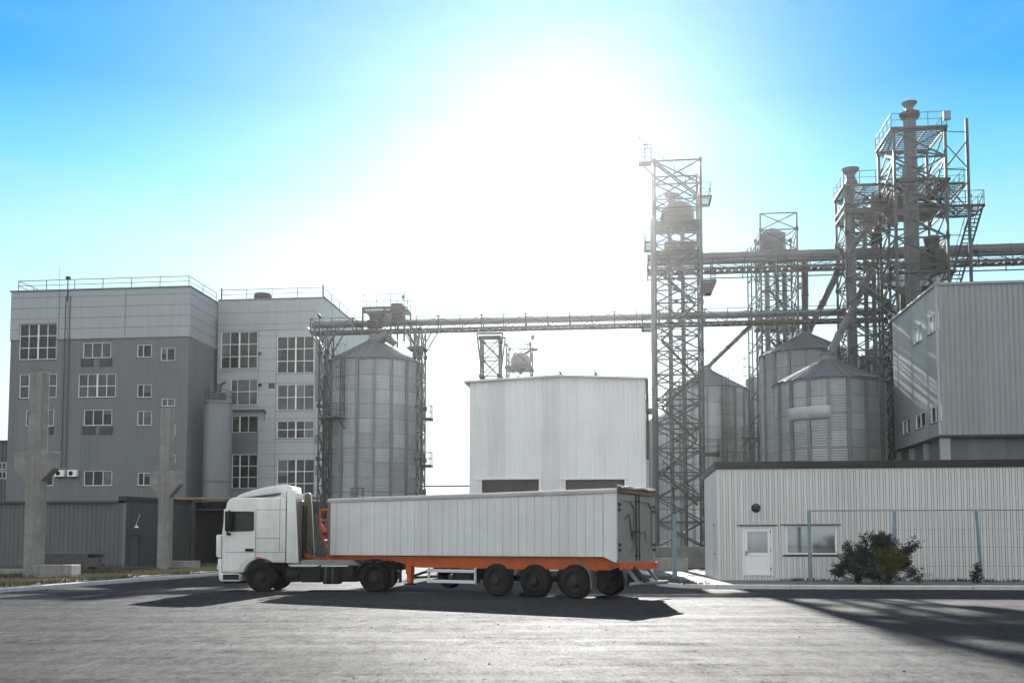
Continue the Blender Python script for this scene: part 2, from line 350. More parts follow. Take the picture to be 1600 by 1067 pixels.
# ------------------------------------------------------------------ ground
def sheet(name, poly, z, mat, kind='structure'):
    mb = MB(); mb.face([(x, y, z) for x, y in poly]); o = mb.build(name, mat); tag(o, None, None, None, kind); return o
sheet('ground', [(-1500, -600), (1500, -600), (1500, 2500), (-1500, 2500)], 0, m_asph)
KL = [(-19.2, 12), (-17.0, 33.2), (-16.3, 43), (-15.4, 54), (-13.6, 72), (-12.6, 84)]
sheet('verge', [(x - .18, y) for x, y in KL] + [(-90, 84), (-90, 12)], .12, m_dirt)
KR = [(7.3, 60), (7.05, 53), (6.3, 46), (5.75, 41), (5.72, 38.6), (6.2, 37.1), (7.4, 36.3), (10, 36.05), (19.5, 35.2), (40, 33.4)]
sheet('pavement', [(x + .05, y + .12) for x, y in KR] + [(40, 60)], .125, m_pave)
def kerb(line, w, inner, seg=3.0):
    mb = MB()
    for (x0, y0), (x1, y1) in zip(line[:-1], line[1:]):
        a = Vector((x0, y0, 0)); b = Vector((x1, y1, 0)); ln = (b - a).length; k = max(1, round(ln / seg)); t = (b - a) / ln; nn = Vector((-t.y, t.x, 0)) * inner
        for i in range(k):
            p = a + t * (ln * i / k + .012); q = a + t * (ln * (i + 1) / k - .012); j = random.uniform(-.008, .008); s = random.uniform(-.01, .01)
            h = .155 + j; prof = [(s, 0), (s, h - .03), (s + .03, h), (s + w, h), (s + w, 0)]
            A = [p + nn * u + Vector((0, 0, z)) for u, z in prof]; B = [q + nn * u + Vector((0, 0, z)) for u, z in prof]
            for i2 in range(4): mb.face([A[i2], B[i2], B[i2 + 1], A[i2 + 1]])
            mb.face(A); mb.face(B[::-1])
    o = mb.build('kerb', m_kerb); tag(o, None, None, None, 'structure'); return o
kerb(KL, .2, 1); kerb(KR, .2, 1)

def blades(name, n, region, h, mat, z):
    mb = MB(); k = 0
    while k < n:
        x, y, d = region()
        for _ in range(random.randint(3, 8)):
            a = random.uniform(0, 2 * pi); hh = h * random.uniform(.4, 1.2) * d; w = .012 + .01 * random.random(); px = x + random.gauss(0, .08); py = y + random.gauss(0, .08)
            lx, ly = cos(a) * hh * .5, sin(a) * hh * .5
            mb.face([(px - w, py, z), (px + w, py, z), (px + lx, py + ly, z + hh)]); k += 1
    o = mb.build(name, mat); tag(o, None, None, None, 'stuff'); return o
def klx(y):
    for (x0, y0), (x1, y1) in zip(KL[:-1], KL[1:]):
        if y0 <= y <= y1: return x0 + (x1 - x0) * (y - y0) / (y1 - y0)
    return -13
def reg1():
    while True:
        y = random.uniform(30, 76); x = klx(y) - .3 - abs(random.gauss(0, 5)) - random.random() * 2
        if sin(x * 1.3) + sin(y * .9 + x * .4) + random.gauss(0, .5) > .2: return x, y, 1
tag(blades('verge_grass', 16000, reg1, .20, m_grass, .12), 'patchy yellow-green grass on the verge behind the left kerb', 'grass', None, 'stuff')
def reg2():
    y = random.uniform(36.8, 46); return 5.95 + abs(random.gauss(0, .5)) + (0 if y > 39 else (39 - y) * .2), y, 1
tag(blades('kerb_weeds', 900, reg2, .16, m_dgrass, .125), 'dry weeds along the kerb corner by the blue post', 'weeds', None, 'stuff')
def reg3(): return random.uniform(9.5, 22), 0, 1
def reg3b():
    x = random.uniform(11, 30); return x, 41.55 - .108 * (x - 8.6) - abs(random.gauss(0, .25)), 1
tag(blades('wall_weeds', 1600, reg3b, .14, m_dgrass, .125), 'low dark weeds along the foot of the office wall', 'weeds', None, 'stuff')

# loose stones and crumbs of asphalt
q = MB(); rg = random.Random(21)
def crumb(x, y, z, r):
    p = [Vector((x + r * rg.uniform(.6, 1.2) * cos(a), y + r * rg.uniform(.6, 1.2) * sin(a), z)) for a in (0, 1.57, 3.14, 4.71)]; t = Vector((x + rg.uniform(-.3, .3) * r, y, z + r * rg.uniform(.5, 1.0)))
    for k in range(4): q.face([p[k], p[(k + 1) % 4], t])
for k in range(700):
    y = rg.uniform(24, 60); crumb(klx(y) + abs(rg.gauss(0, .35)) + .03, y, .001, rg.uniform(.012, .04))
for k in range(500):
    x = rg.uniform(6.5, 26); crumb(x, 36.3 - .09 * (x - 7.4) - abs(rg.gauss(0, .3)), .001, rg.uniform(.012, .035))
for k in range(110):
    y = rg.uniform(10.5, 30); crumb(rg.uniform(-.6, .6) * y, y, .001, rg.uniform(.008, .028))
tag(q.build('gravel', m_pave), 'loose stones and crumbs scattered over the yard and along the kerbs', 'gravel', None, 'stuff')

# ------------------------------------------------------------------ walls with openings
def wall(mb, u0, u1, z0, z1, holes, mp, rd=.16, ribs=None):
    """flat sheet with rectangular openings and their reveals; ribs = (pitch, base width, top width, height)"""
    hs = [(max(u0, a), min(u1, b), max(z0, c), min(z1, d)) for a, b, c, d in holes]; hs = [h for h in hs if h[1] - h[0] > .01 and h[3] - h[2] > .01]
    us = sorted({u0, u1, *[h[0] for h in hs], *[h[1] for h in hs]}); zs = sorted({z0, z1, *[h[2] for h in hs], *[h[3] for h in hs]})
    for a, b in zip(us[:-1], us[1:]):
        for c, d in zip(zs[:-1], zs[1:]):
            if any(h[0] - 1e-6 <= a and b <= h[1] + 1e-6 and h[2] - 1e-6 <= c and d <= h[3] + 1e-6 for h in hs): continue
            mb.face([mp(a, 0, c), mp(b, 0, c), mp(b, 0, d), mp(a, 0, d)])
    for a, b, c, d in hs:
        for q in (((a, c), (a, d)), ((b, c), (b, d)), ((a, c), (b, c)), ((a, d), (b, d))):
            (p0, q0), (p1, q1) = q
            if (q0 == q1 and (q0 in (z0, z1))): continue
            mb.face([mp(p0, 0, q0), mp(p1, 0, q1), mp(p1, rd, q1), mp(p0, rd, q0)])
    for rb in ([ribs] if isinstance(ribs, tuple) else ribs or []):
        pitch, wb, wt, h = rb[:4]; n = int((u1 - u0) / pitch); ph = rb[4] if len(rb) > 4 else .5
        for i in range(n):
            u = u0 + (i + ph) * (u1 - u0) / n
            iv = [(z0, z1)]
            for a, b, c, d in hs:
                if u + wb / 2 > a - .03 and u - wb / 2 < b + .03:
                    iv = [x for (s, e) in iv for x in ((s, min(e, c)), (max(s, d), e)) if x[1] - x[0] > .02]
            for s, e in iv:
                q = [(u - wb / 2, -.0005), (u - wt / 2, -h), (u + wt / 2, -h), (u + wb / 2, -.0005)]
                for k in range(3): mb.face([mp(q[k][0], q[k][1], s), mp(q[k + 1][0], q[k + 1][1], s), mp(q[k + 1][0], q[k + 1][1], e), mp(q[k][0], q[k][1], e)])
FM = lambda u, d, z: (u, d, z)
SM = lambda u, d, z: (d, u, z)
def mbox(mb, mp, u0, u1, d0, d1, z0, z1):
    a = mp(u0, d0, z0); b = mp(u1, d1, z1); mb.box(a[0], b[0], a[1], b[1], a[2], b[2])
def window(parent, mp, u0, u1, z0, z1, cols, rows, glass=None, fm=None, dep=.1, fw=.07, mid=None, sill=True, tilt=None):
    """cols / rows: inner bar positions as fractions"""
    glass = glass or m_glass
    if glass is m_glass and random.random() < .28: glass = m_glassc
    fm = fm or m_frame; mb = MB(); a = .004
    u0 += a; u1 -= a; z0 += a; z1 -= a; d0, d1 = dep - .05, dep + .03; w = u1 - u0; h = z1 - z0
    mbox(mb, mp, u0, u0 + fw, d0, d1, z0, z1); mbox(mb, mp, u1 - fw, u1, d0, d1, z0, z1)
    mbox(mb, mp, u0 + fw, u1 - fw, d0, d1, z0, z0 + fw); mbox(mb, mp, u0 + fw, u1 - fw, d0, d1, z1 - fw, z1)
    for c in cols:
        g = fw * (.75 if c != mid else 1.9); mbox(mb, mp, u0 + c * w - g / 2, u0 + c * w + g / 2, d0 + .003, d1, z0 + fw, z1 - fw)
    for r in rows: mbox(mb, mp, u0 + fw, u1 - fw, d0 + .008, d1, z0 + r * h - fw * .4, z0 + r * h + fw * .4)
    o = mb.build('window', fm, parent)
    if glass in (m_glass, m_glassc) and random.random() < .45:
        ed = [0.0] + list(cols) + [1.0]; k = random.randrange(len(ed) - 1); bl = MB(); zb_ = z1 - h * random.choice((.3, .45, .62, .98))
        pa = [mp(u0 + ed[k] * w + .02, dep - .008, zb_), mp(u0 + ed[k + 1] * w - .02, dep - .008, zb_), mp(u0 + ed[k + 1] * w - .02, dep - .008, z1 - .02), mp(u0 + ed[k] * w + .02, dep - .008, z1 - .02)]
        bl.face(pa); bl.build('blind', m_blind, o)
    pn = MB(); pn.face([mp(u0 + .01, dep, z0 + .01), mp(u1 - .01, dep, z0 + .01), mp(u1 - .01, dep, z1 - .01), mp(u0 + .01, dep, z1 - .01)]); pn.build('pane', glass, o)
    if sill:
        s = MB(); mbox(s, mp, u0 - .05, u1 + .05, -.07, d0 - .004, z0 - .035, z0 - .003); s.build('sill', m_steeld, o)
    return o

def railing(mb, pts, h=1.0, step=2.2, r=.03, mid=True):
    for a, b in zip(pts[:-1], pts[1:]):
        a = Vector(a); b = Vector(b); n = max(1, round((b - a).length / step)); up = Vector((0, 0, h))
        for i in range(n + 1): p = a.lerp(b, i / n); mb.tube(p, p + up, r, 5)
        mb.tube(a + up, b + up, r, 5)
        if mid: mb.tube(a + up * .55, b + up * .55, r * .8, 5)

exec_parts = []
# ================================================================== OFFICE (right)
fo = Fr(8.62, 42.0, TH); T = fthing(fo, 'office_building', 'long low white ribbed office with brown flat roof edge and glazed white door', 'building')
def FR(fr, x0, y0, x1, y1, y=0.0):
    a = fr.front((x0 + x1) / 2, y1, y)[1]; b = fr.front((x0 + x1) / 2, y0, y)[1]; c = fr.front(x0, (y0 + y1) / 2, y)[0]; d = fr.front(x1, (y0 + y1) / 2, y)[0]; return (c, d, a, b)
def SR(fr, x0, y0, x1, y1, x=0.0):
    u0, zb = fr.side(x1, y1, x); u1, zt = fr.side(x0, y0, x); c = fr.side((x0 + x1) / 2, y1, x)[1]; d = fr.side((x0 + x1) / 2, y0, x)[1]; return (u0, u1, c, d)
ZW = fo.front(1400, 731)[1]; ZF = fo.front(1400, 719)[1]
hd = FR(fo, 1160, 821.5, 1208, 903); hw = FR(fo, 1227, 820.5, 1308.5, 866)
hd = (hd[0], hd[1], .30, hd[3])
mb = MB(); wall(mb, 0, 32, .12, ZW, [hd, hw], FM, .12, [(.236, .128, .122, .046, .3), (.236, .072, .066, .05, .80)])
mb.box(.02, 31.9, .13, 6.0, ZW - .3, ZW - .05); mb.box(0.02, 31.9, .3, 6.3, .12, ZW - .02) if False else None
wall(mb, 0, 6.2, .12, ZW, [(.9, 2.0, .2, 2.5)], SM, .1, None)
mb.face([(0, 6.2, .12), (32, 6.2, .12), (32, 6.2, ZW), (0, 6.2, ZW)]); mb.face([(32, 0, .12), (32, 6.2, .12), (32, 6.2, ZW), (32, 0, ZW)])
mb.box(.02, hd[0], .125, .2, .12, .3) 
mb.build('wall', m_clad, T)
mb = MB(); mb.box(-.07, 32.1, -.09, 6.3, ZW, ZF); mb.build('roof', m_fasc, T, bevel=.015)
mb = MB(); mbox(mb, FM, hd[0] - .03, hd[1] + .03, -.045, .10, .125, .30); mb.build('doorstep', m_wall, T)
# door
d = MB(); a, b, c, e = hd; w = b - a
for q in ((a + .005, a + .09, c + .005, e - .005), (b - .09, b - .005, c + .005, e - .005), (a + .09, b - .09, e - .09, e - .005)): mbox(d, FM, q[0], q[1], .03, .11, q[2], q[3])
do = d.build('door', m_frame, T)
d = MB(); zm = c + (e - c) * .44
mbox(d, FM, a + .1, a + .21, .05, .10, c + .02, e - .1); mbox(d, FM, b - .21, b - .1, .05, .10, c + .02, e - .1); mbox(d, FM, a + .21, b - .21, .05, .10, e - .22, e - .1)
mbox(d, FM, a + .21, b - .21, .05, .10, zm - .07, zm + .05); mbox(d, FM, a + .21, b - .21, .05, .10, c + .02, c + .14); mbox(d, FM, a + .21, b - .21, .075, .09, c + .14, zm - .07)
d.build('door_leaf', m_frame, do)
d = MB(); d.face([(a + .2, .085, zm), (b - .2, .085, zm), (b - .2, .085, e - .2), (a + .2, .085, e - .2)]); d.build('pane', m_glass2, do)
d = MB(); d.box(a + .14, a + .17, -.01, .05, zm - .06, zm + .14); d.tube((a + .155, -.01, zm + .05), (a + .28, -.01, zm + .05), .012); d.build('handle', m_reveal, do)
d = MB()
for z in (c + .25, zm + .1, e - .28): d.tube((b - .095, .02, z), (b - .095, .02, z + .1), .02)
d.build('hinge', m_reveal, do)
d = MB(); mbox(d, FM, a - .22, b + .2, -.06, -.036, e + .004, e + .05); d.build('door_flashing', m_steeld, T)
wo = window(T, FM, *hw, [.03, .492, .97], [], m_glass2, dep=.08, fw=.06, mid=.492)
d = MB(); d.box(hw[0] + .1, hw[1] - .1, .025, .05, hw[2] + (hw[3] - hw[2]) * .26, hw[2] + (hw[3] - hw[2]) * .28); d.build('window_bar', m_reveal, wo)
d = MB(); mbox(d, FM, hw[0] - .2, hw[1] + .15, -.06, -.036, hw[3] + .004, hw[3] + .05); mbox(d, FM, hw[0] - .15, hw[1] + .1, -.065, -.036, hw[2] - .08, hw[2] - .04); d.build('window_flashing', m_steeld, T)
# side door
d = MB(); d.box(.06, .09, .9, 2.0, .2, 2.5); sd = d.build('side_door', m_clad, T)
d = MB(); d.tube((-.02, 1.05, 1.2), (.06, 1.05, 1.2), .02); d.box(-.04, -.02, 1.0, 1.3, 1.18, 1.22); d.build('handle', m_steel, sd)
x, z = fo.front(1181, 793.5)
d = MB(); d.lathe([(.0, -.12), (.09, -.115), (.15, -.08), (.17, -.036)], 20, (x, 0, z), 'y'); ob = d.build('bulkhead_lamp', m_glass, T, smooth=40)
d = MB(); d.lathe([(.165, -.09), (.19, -.07), (.19, -.036), (.165, -.036)], 20, (x, 0, z), 'y'); d.build('lamp_rim', m_dark, ob, smooth=40)

# blue pipe frames in front of the office
fp = Fr(fo.wld((0, -1.1, 0)).x, fo.wld((0, -1.1, 0)).y, TH)
T = fthing(fp, 'pipe_fence', 'thin blue pipe fence frame with upright posts along the office wall', 'fence')
xs = [fp.front(1265, 850)[0], fp.front(1398.5, 850)[0], fp.front(1528, 850)[0], fp.front(1650, 850)[0]]; zt = fp.front(1400, 797)[1]
for i, x in enumerate(xs):
    ln = (.0, .05, -.10, 0)[i]
    MB().tube((x + .02 - ln, 0, .12), (x + ln * .3, 0, zt - .04), .06 if i else .075, 8).build('post', m_blue, T, smooth=40)
d = MB(); d.tube((xs[0] - .07, 0, zt), (xs[3] + 5, 0, zt), .027, 8); d.build('top_rail', m_blue, T, smooth=40)
d = MB()
for z in (.75, 1.5, 2.2): d.tube((xs[1], .02, z), (xs[3] + 5, .02, z), .006, 4)
d.build('wire', m_steeld, T)

# leaning blue posts at the kerb corner
T = thing('leaning_post', 'leaning pale blue steel post with side strut at the kerb corner', 'post', G(1056, 906, .12))
b0 = T.location.copy()
MB().tube((0, 0, 0), Vector(P(1053.5, 803, b0.y)) - b0, .075, 8).build('post', m_blue, T, smooth=40)
MB().tube((-.12, -.05, 0), Vector(P(1053.0, 808, b0.y)) - b0 + Vector((0, -.1, 0)), .05, 8).build('strut', m_blue, T, smooth=40)

# ================================================================== GREY BLOCK (right, upper)
fj = Fr(25.0, 58.0, TH); T = fthing(fj, 'raised_building', 'tall grey metal clad block raised on columns behind the office', 'building')
ZT = fj.front(1474, 446)[1]; ZB = fj.front(1476, 681)[1]; D = 9.6
wr = [SR(fj, 1427, 509, 1440.5, 536), SR(fj, 1449.5, 491, 1465, 520), SR(fj, 1410, 655, 1422, 678), SR(fj, 1430.5, 645, 1445.5, 669), SR(fj, 1454, 634, 1469, 660)]
mb = MB(); wall(mb, .0, 22, ZB, ZT, [], FM, .1, (.30, .16, .10, .05)); wall(mb, 0, D, ZB, ZT, wr, SM, .12)
mb.face([(0, 0, ZB), (22, 0, ZB), (22, D, ZB), (0, D, ZB)]); mb.face([(0, D, ZB), (22, D, ZB), (22, D, ZT), (0, D, ZT)]); mb.face([(22, 0, ZB), (22, D, ZB), (22, D, ZT), (22, 0, ZT)])
for k in range(1, 9): mb.box(-.012, -.0005, k * D / 9 - .012, k * D / 9 + .012, ZB, ZT) if not any(w_[0] - .1 < k * D / 9 < w_[1] + .1 for w_ in wr) else None
mb.build('wall', m_J, T)
mb = MB(); mb.box(-.12, 22.1, -.12, D + .1, ZT, ZT + .16); mb.build('roof', m_J, T, bevel=.02)
mb = MB(); mb.box(-.09, .06, -.09, .06, ZB - .05, ZT - .002); mb.build('corner_trim', m_Au, T)
mb = MB(); mb.box(-.10, 22, -.11, -.051, ZB - .1, ZB + .05); mb.box(-.06, -.003, -.04, D, ZB - .1, ZB + .05); mb.build('base_trim', m_steeld, T)
for w_ in wr: window(T, SM, *w_, [.5], [], m_glass2 if w_[2] > 12 else m_glass, dep=.07, fw=.06)
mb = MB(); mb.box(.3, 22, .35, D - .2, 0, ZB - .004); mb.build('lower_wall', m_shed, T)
mb = MB(); mb.box(.28, 22, .24, .345, ZB - 2.3, ZB - 2.0); mb.box(.2, .295, .28, D - .2, ZB - 2.3, ZB - 2.0); mb.build('beam', m_steeld, T)
for x, y in ((.02, .02), (8, .02), (16, .02), (.02, 3.1), (.02, 6.2), (.02, 9.2)): MB().box(x, x + .55 if x < .1 and y < .1 else x + .35, y, y + .3, 0, ZB - .11).build('column', m_J, T)

# ================================================================== CENTRAL WAREHOUSE
p = P(733.5, 700, 62.7); fw_ = Fr(p.x, p.y, TH); T = fthing(fw_, 'warehouse', 'white corrugated warehouse with low gable and two brown roller doors', 'building')
W = fw_.front(1009, 650)[0]; ZL = fw_.front(734, 597)[1]; XP, ZP = fw_.front(872, 588.5); ZR = fw_.front(1009, 592.5)[1]; DW = 14
h1 = FR(fw_, 752.5, 749, 842, 800); h2 = FR(fw_, 883.5, 749, 976, 800); h1 = (h1[0], h1[1], 0, h1[3]); h2 = (h2[0], h2[1], 0, h2[3])
zmin = min(ZL, ZR) - .05
mb = MB(); wall(mb, 0, W, 0, zmin, [h1, h2], FM, .3, (.285, .15, .10, .045))
pr = [(0, zmin), (W, zmin), (W, ZR), (XP, ZP), (0, ZL)]; mb.prism(pr, .001, .05)
for i in range(int(W / .285)):
    u = (i + .5) * W / int(W / .285); zt = ZL + (ZP - ZL) * u / XP if u < XP else ZP + (ZR - ZP) * (u - XP) / (W - XP)
    mb.prism([(u - .075, zmin), (u + .075, zmin), (u + .05, zt), (u - .05, zt)], -.045, .0)
mb.face([(0, 0, 0), (0, DW, 0), (0, DW, ZL), (0, 0, ZL)]); mb.face([(W, 0, 0), (W, DW, 0), (W, DW, ZR), (W, 0, ZR)]); mb.face([(0, DW, 0), (W, DW, 0), (W, DW, ZR), (XP, DW, ZP), (0, DW, ZL)])
mb.build('wall', m_ware, T)
# a run of slightly brighter replacement sheets
xa, xb = fw_.front(882, 650)[0], fw_.front(931, 650)[0]
mb = MB(); mb.prism([(-.35, ZL - .04), (XP, ZP), (W + .15, ZR), (W + .15, ZR + .1), (XP, ZP + .1), (-.35, ZL + .06)], -.25, DW + .2); mb.build('roof', m_ware, T)
mb = MB(); mb.box(W + .02, W + .18, -.1, .1, ZR - 5.0, ZR - .02); mb.build('downpipe', m_fasc, T)
for h in (h1, h2):
    mb = MB(); mb.box(h[0] + .005, h[1] - .005, .2, .25, 0.01, h[3] - .005)
    for k in range(18): mb.box(h[0] + .01, h[1] - .01, .185, .199, .1 + k * .31, .26 + k * .31)
    dd = mb.build('roller_door', m_door, T)
    mb = MB(); mb.box(h[0] - .3, h[1] + .12, -.09, -.046, h[3] + .002, h[3] + .14); mb.box(h[1] + .002, h[1] + .1, -.07, -.046, 0, h[3]); mb.box(h[0] - .1, h[0] - .002, -.07, -.046, 0, h[3]); mb.build('door_frame', m_frame, T)
for px in (876, 931):
    x, z = fw_.front(px, 586); b = MB(); b.lathe([(0, 0), (.1, .05), (.12, .14), (.06, .22), (.03, .3)], 8, (x, 0, z - .1)); b.tube((x, 0, z + .12), (x - .1, 0, z + .26), .06, 6, .03)
    tag(b.build('bird', m_dark), 'small dark bird perched on the warehouse gable, ' + ('left one near the ridge' if px < 900 else 'right one away from the ridge'), 'bird', 'birds on the warehouse roof')
    bpy.data.objects[-1] if False else None
for o in [o for o in COL.objects if o.name.startswith('bird')]:
    o.location = fw_.wld(o.location); o.rotation_euler = (0, 0, TH)

# ================================================================== LEFT BUILDINGS
fa = Fr(-28.8, 88.0, TH); T = fthing(fa, 'tall_building', 'tall grey works building with ribbed lower walls at the far left', 'building')
WA = fa.front(13, 650)[0]; ZA = fa.front(289, 449)[1]; ZM = fa.front(289, 526)[1]; DA = 5.6
WINA = [(30, 505.5, 88.5, 562, [.25, .5, .75], [.33, .66], .5), (129.5, 535, 173.5, 559.5, [.33, .67], [], None), (214, 538, 237, 558.5, [.42], [], None), (251, 543, 273.5, 564, [.42], [], None),
        (30, 584, 88.5, 622, [.25, .5, .75], [.5], .5), (122, 583.5, 181, 621, [.25, .5, .75], [.48], .5), (214, 600, 237, 621, [.42], [], None), (252, 622, 273.5, 635, [.42], [], None),
        (40, 640, 84, 666, [.33, .67], [], None), (130.5, 639.5, 175, 665, [.33, .67], [], None), (214, 641.5, 237, 665, [.42], [], None), (252, 662, 274, 682, [.42], [], None), (252, 710, 274, 723, [.42], [], None),
        (40, 735, 83, 759, [.33, .67], [], None), (130.5, 735, 175, 759, [.33, .67], [], None), (214.5, 738, 237, 758.5, [.42], [], None)]
HA = [FR(fa, *w[:4]) for w in WINA]
mb = MB(); wall(mb, WA, 0, 0, ZM, HA, FM, .15, (.25, .10, .07, .02)); wall(mb, 0, DA, 0, ZM, [], lambda u, d_, z: (-d_, u, z), .1, (.25, .10, .07, .02))
mb.face([(WA, 0, 0), (WA, 16, 0), (WA, 16, ZM), (WA, 0, ZM)]); mb.face([(WA, 16, 0), (0, 16, 0), (0, 16, ZA), (WA, 16, ZA)]); mb.face([(0, DA, 0), (0, 16, 0), (0, 16, ZM), (0, DA, ZM)])
mb.build('wall', m_A, T)
mb = MB(); o_ = .06; wall(mb, WA - o_, o_, ZM, ZA, HA, lambda u, d_, z: (u, d_ - o_, z), .2)
mb.face([(o_, -o_, ZM), (o_, 16, ZM), (o_, 16, ZA), (o_, -o_, ZA)]); mb.face([(WA - o_, -o_, ZM), (WA - o_, 16, ZM), (WA - o_, 16, ZA), (WA - o_, -o_, ZA)]); mb.face([(WA - o_, -o_, ZM), (o_, -o_, ZM), (o_, 0, ZM), (WA - o_, 0, ZM)])
mb.build('upper_cladding', m_Au, T)
mb = MB(); hh = (ZA - ZM) / 4.6
def cuts(z):
    iv = [(WA, o_)]
    for a, b, c, e in HA:
        if c - .05 < z < e + .05: iv = [x for (s, t) in iv for x in ((s, min(t, a)), (max(s, b), t)) if x[1] - x[0] > .05]
    return iv
for k in range(1, 5):
    for s, t in cuts(ZM + k * hh): mb.box(s, t, -o_ - .012, -o_ - .001, ZM + k * hh - .02, ZM + k * hh + .02)
    mb.box(o_ + .001, o_ + .012, 0, DA, ZM + k * hh - .02, ZM + k * hh + .02)
for px in (93, 107, 196.5): x = fa.front(px, 490)[0]; mb.box(x - .03, x + .03, -o_ - .02, -o_ - .001, ZM, ZA)
for s, t in cuts(ZM): mb.box(s, t, -o_ - .03, -o_ - .0012, ZM - .05, ZM + .05)
mb.build('panel_joints', m_A, T)
mb = MB(); mb.box(WA - .15, .15, -.15, 16.1, ZA, ZA + .12); mb.build('roof', m_A, T)
for w, h in zip(WINA, HA): window(T, FM, *h, w[4], w[5], m_glass, dep=.11, fw=.075, mid=w[6])
mb = MB()
for (x0, y0, x1, y1) in ((127, 560, 146, 572), (156, 560, 175.5, 572), (129, 666.5, 149, 678), (156, 666.5, 176, 678), (65, 666.5, 83.5, 678)):
    a, b, c, e = FR(fa, x0, y0, x1, y1)
    q = MB(); q.box(a, b, -.10, -.042, c, e)
    for k in range(7): q.box(a + .05, b - .05, -.125, -.101, c + (k + .3) * (e - c) / 7.2, c + (k + .8) * (e - c) / 7.2)
    q.build('louvre', m_shedd, T)
mb = MB()
railing(mb, [(WA + .4, .3, ZA + .1), (-.25, .3, ZA + .1), (-.25, 6.4, ZA + .1)], 1.0, 2.6, .035)
railing(mb, [(WA + .4, .3, ZA + .1), (WA + .4, 5, ZA + .1)], 1.0, 2.6, .035); mb.build('roof_railing', m_steel, T)
x = fa.front(107, 440)[0]; mb = MB(); mb.tube((x, -.08, ZA - 1), (x, -.08, ZA + 1.0), .05); mb.box(x - .16, x + .16, -.2, .1, ZA + 1.0, ZA + 1.28); mb.build('siren', m_steeld, T)
x = fa.front(89, 440)[0]; MB().tube((x, .4, ZA), (x, .4, ZA + 2.4), .015, 5).build('antenna', m_steel, T)
for px in (100, 107):
    x = fa.front(px, 600)[0]; MB().tube((x, -.1, fa.front(px, 730)[1]), (x, -.1, ZA - .5), .035, 6).build('conduit', m_shedd, T)
mb = MB()
for z in [k * .45 + 3 for k in range(30)]: mb.tube((.35, 2.9, z), (.35, 3.7, z), .02, 5)
mb.tube((.35, 2.9, 2.5), (.35, 2.9, 16.5), .03, 5); mb.tube((.35, 3.7, 2.5), (.35, 3.7, 16.5), .03, 5)
mb.build('wall_ladder', m_steel, T)
for px, lb in ((96, 'white air conditioner unit on the grey wall nearest the left concrete column'), (116, 'white air conditioner unit on the grey wall, right one of the pair')):
    a, b, c, e = FR(fa, px - 7.5, 734.5, px + 7.5, 745)
    q = MB(); q.box(a, b, -.42, -.06, c, e); ac = q.build('air_conditioner', m_frame, bevel=.02); ac.location = fa.wld(ac.location); ac.rotation_euler = (0, 0, TH); tag(ac, lb, 'air conditioner', 'air conditioners on the grey wall')
    zc = (e - c) / 2; q = MB(); q.lathe([(.01, -.188), (.2, -.19), (.21, -.182)], 16, (-.1, 0, zc), 'y'); q.build('fan_grille', m_dark, ac)
    q = MB(); q.box(-.35, -.3, -.15, .24, -.08, -.003); q.box(.3, .35, -.15, .24, -.08, -.003); q.build('bracket', m_steeld, ac)

pb = fa.wld((0, DA, 0)); fb = Fr(pb.x + .3, pb.y, TH); T = fthing(fb, 'panel_building', 'tall pale panelled works building with large gridded windows beside a silo', 'building')
WB = fb.front(505, 600)[0]; ZBt = fb.front(505, 466)[1]
WINB = [(345, 518, 402.5, 576, [.25, .5, .75], [.33, .66], .5), (360, 592, 402.5, 633, [.25, .7], [.52], None), (362, 649, 403, 676, [.3, .63], [], .3), (362, 709.5, 403, 763, [.3, .63], [.33, .66], .3),
        (432.5, 525, 491, 583, [.28, .5, .73], [.33, .66], .5), (432.5, 600, 491, 641, [.28, .5, .73], [.5], .5), (432.5, 657, 491, 685, [.28, .5, .73], [.5], .5), (432.5, 717, 491, 774, [.28, .5, .73], [.33, .66], .5), (432.5, 789, 491, 826, [.28, .5, .73], [.5], .5)]
HB = [FR(fb, *w[:4]) for w in WINB]
zs = fb.front(460, 515)[1]
DB = 20
mb = MB(); wall(mb, 0, WB, 0, zs, HB, FM, .18); mb.face([(0, 0, 0), (0, DB, 0), (0, DB, zs), (0, 0, zs)])
mb.face([(WB, 0, 0), (WB, DB, 0), (WB, DB, ZBt), (WB, 0, ZBt)]); mb.face([(0, DB, 0), (WB, DB, 0), (WB, DB, ZBt), (0, DB, ZBt)]); mb.build('wall', m_B, T)
mb = MB(); wall(mb, 0, WB, zs, ZBt, HB, lambda u, d_, z: (u, d_ - .05, z), .22); mb.face([(0, -.05, zs), (WB, -.05, zs), (WB, 0, zs), (0, 0, zs)]); mb.face([(0, 0, zs), (0, DB, zs), (0, DB, ZBt), (0, 0, ZBt)])
mb.build('upper_cladding', m_Au, T)
mb = MB(); xl0, xl1 = 0.02, fb.front(361, 600)[0]
mb.box(xl0, xl1 - .05, -.03, -.001, 0, HB[1][3] - .0) if False else None
for k in range(1, 22):
    z = k * 1.12; dd = .001 if z < zs else .051
    iv = [(0, WB)]
    for a, b, c, e in HB:
        if c - .1 < z < e + .1: iv = [x for (s, t) in iv for x in ((s, min(t, a)), (max(s, b), t)) if x[1] - x[0] > .05]
    for s, t in iv:
        if z < ZBt: mb.box(s, t, -dd - .012, -dd, z - .018, z + .018)
for px in (403.5, 431, 492.5):
    x = fb.front(px, 600)[0]; mb.box(x - .02, x + .02, -.016, -.001, 0, zs)
for k in range(1, 8): mb.box(WB + .001, WB + .015, k * 2.6 - .02, k * 2.6 + .02, 0, ZBt)
mb.build('panel_joints', m_A, T)
mb = MB()
for (x0, y0, x1, y1) in ((492.5, 678, 504.5, 694), (492.5, 727, 504.5, 743), (492.5, 517, 504.5, 628), (362, 677, 403, 708)):
    a, b, c, e = FR(fb, x0, y0, x1, y1); MB().box(a, b, -.02, -.0015, c, e).build('grey_panel', m_A, T)
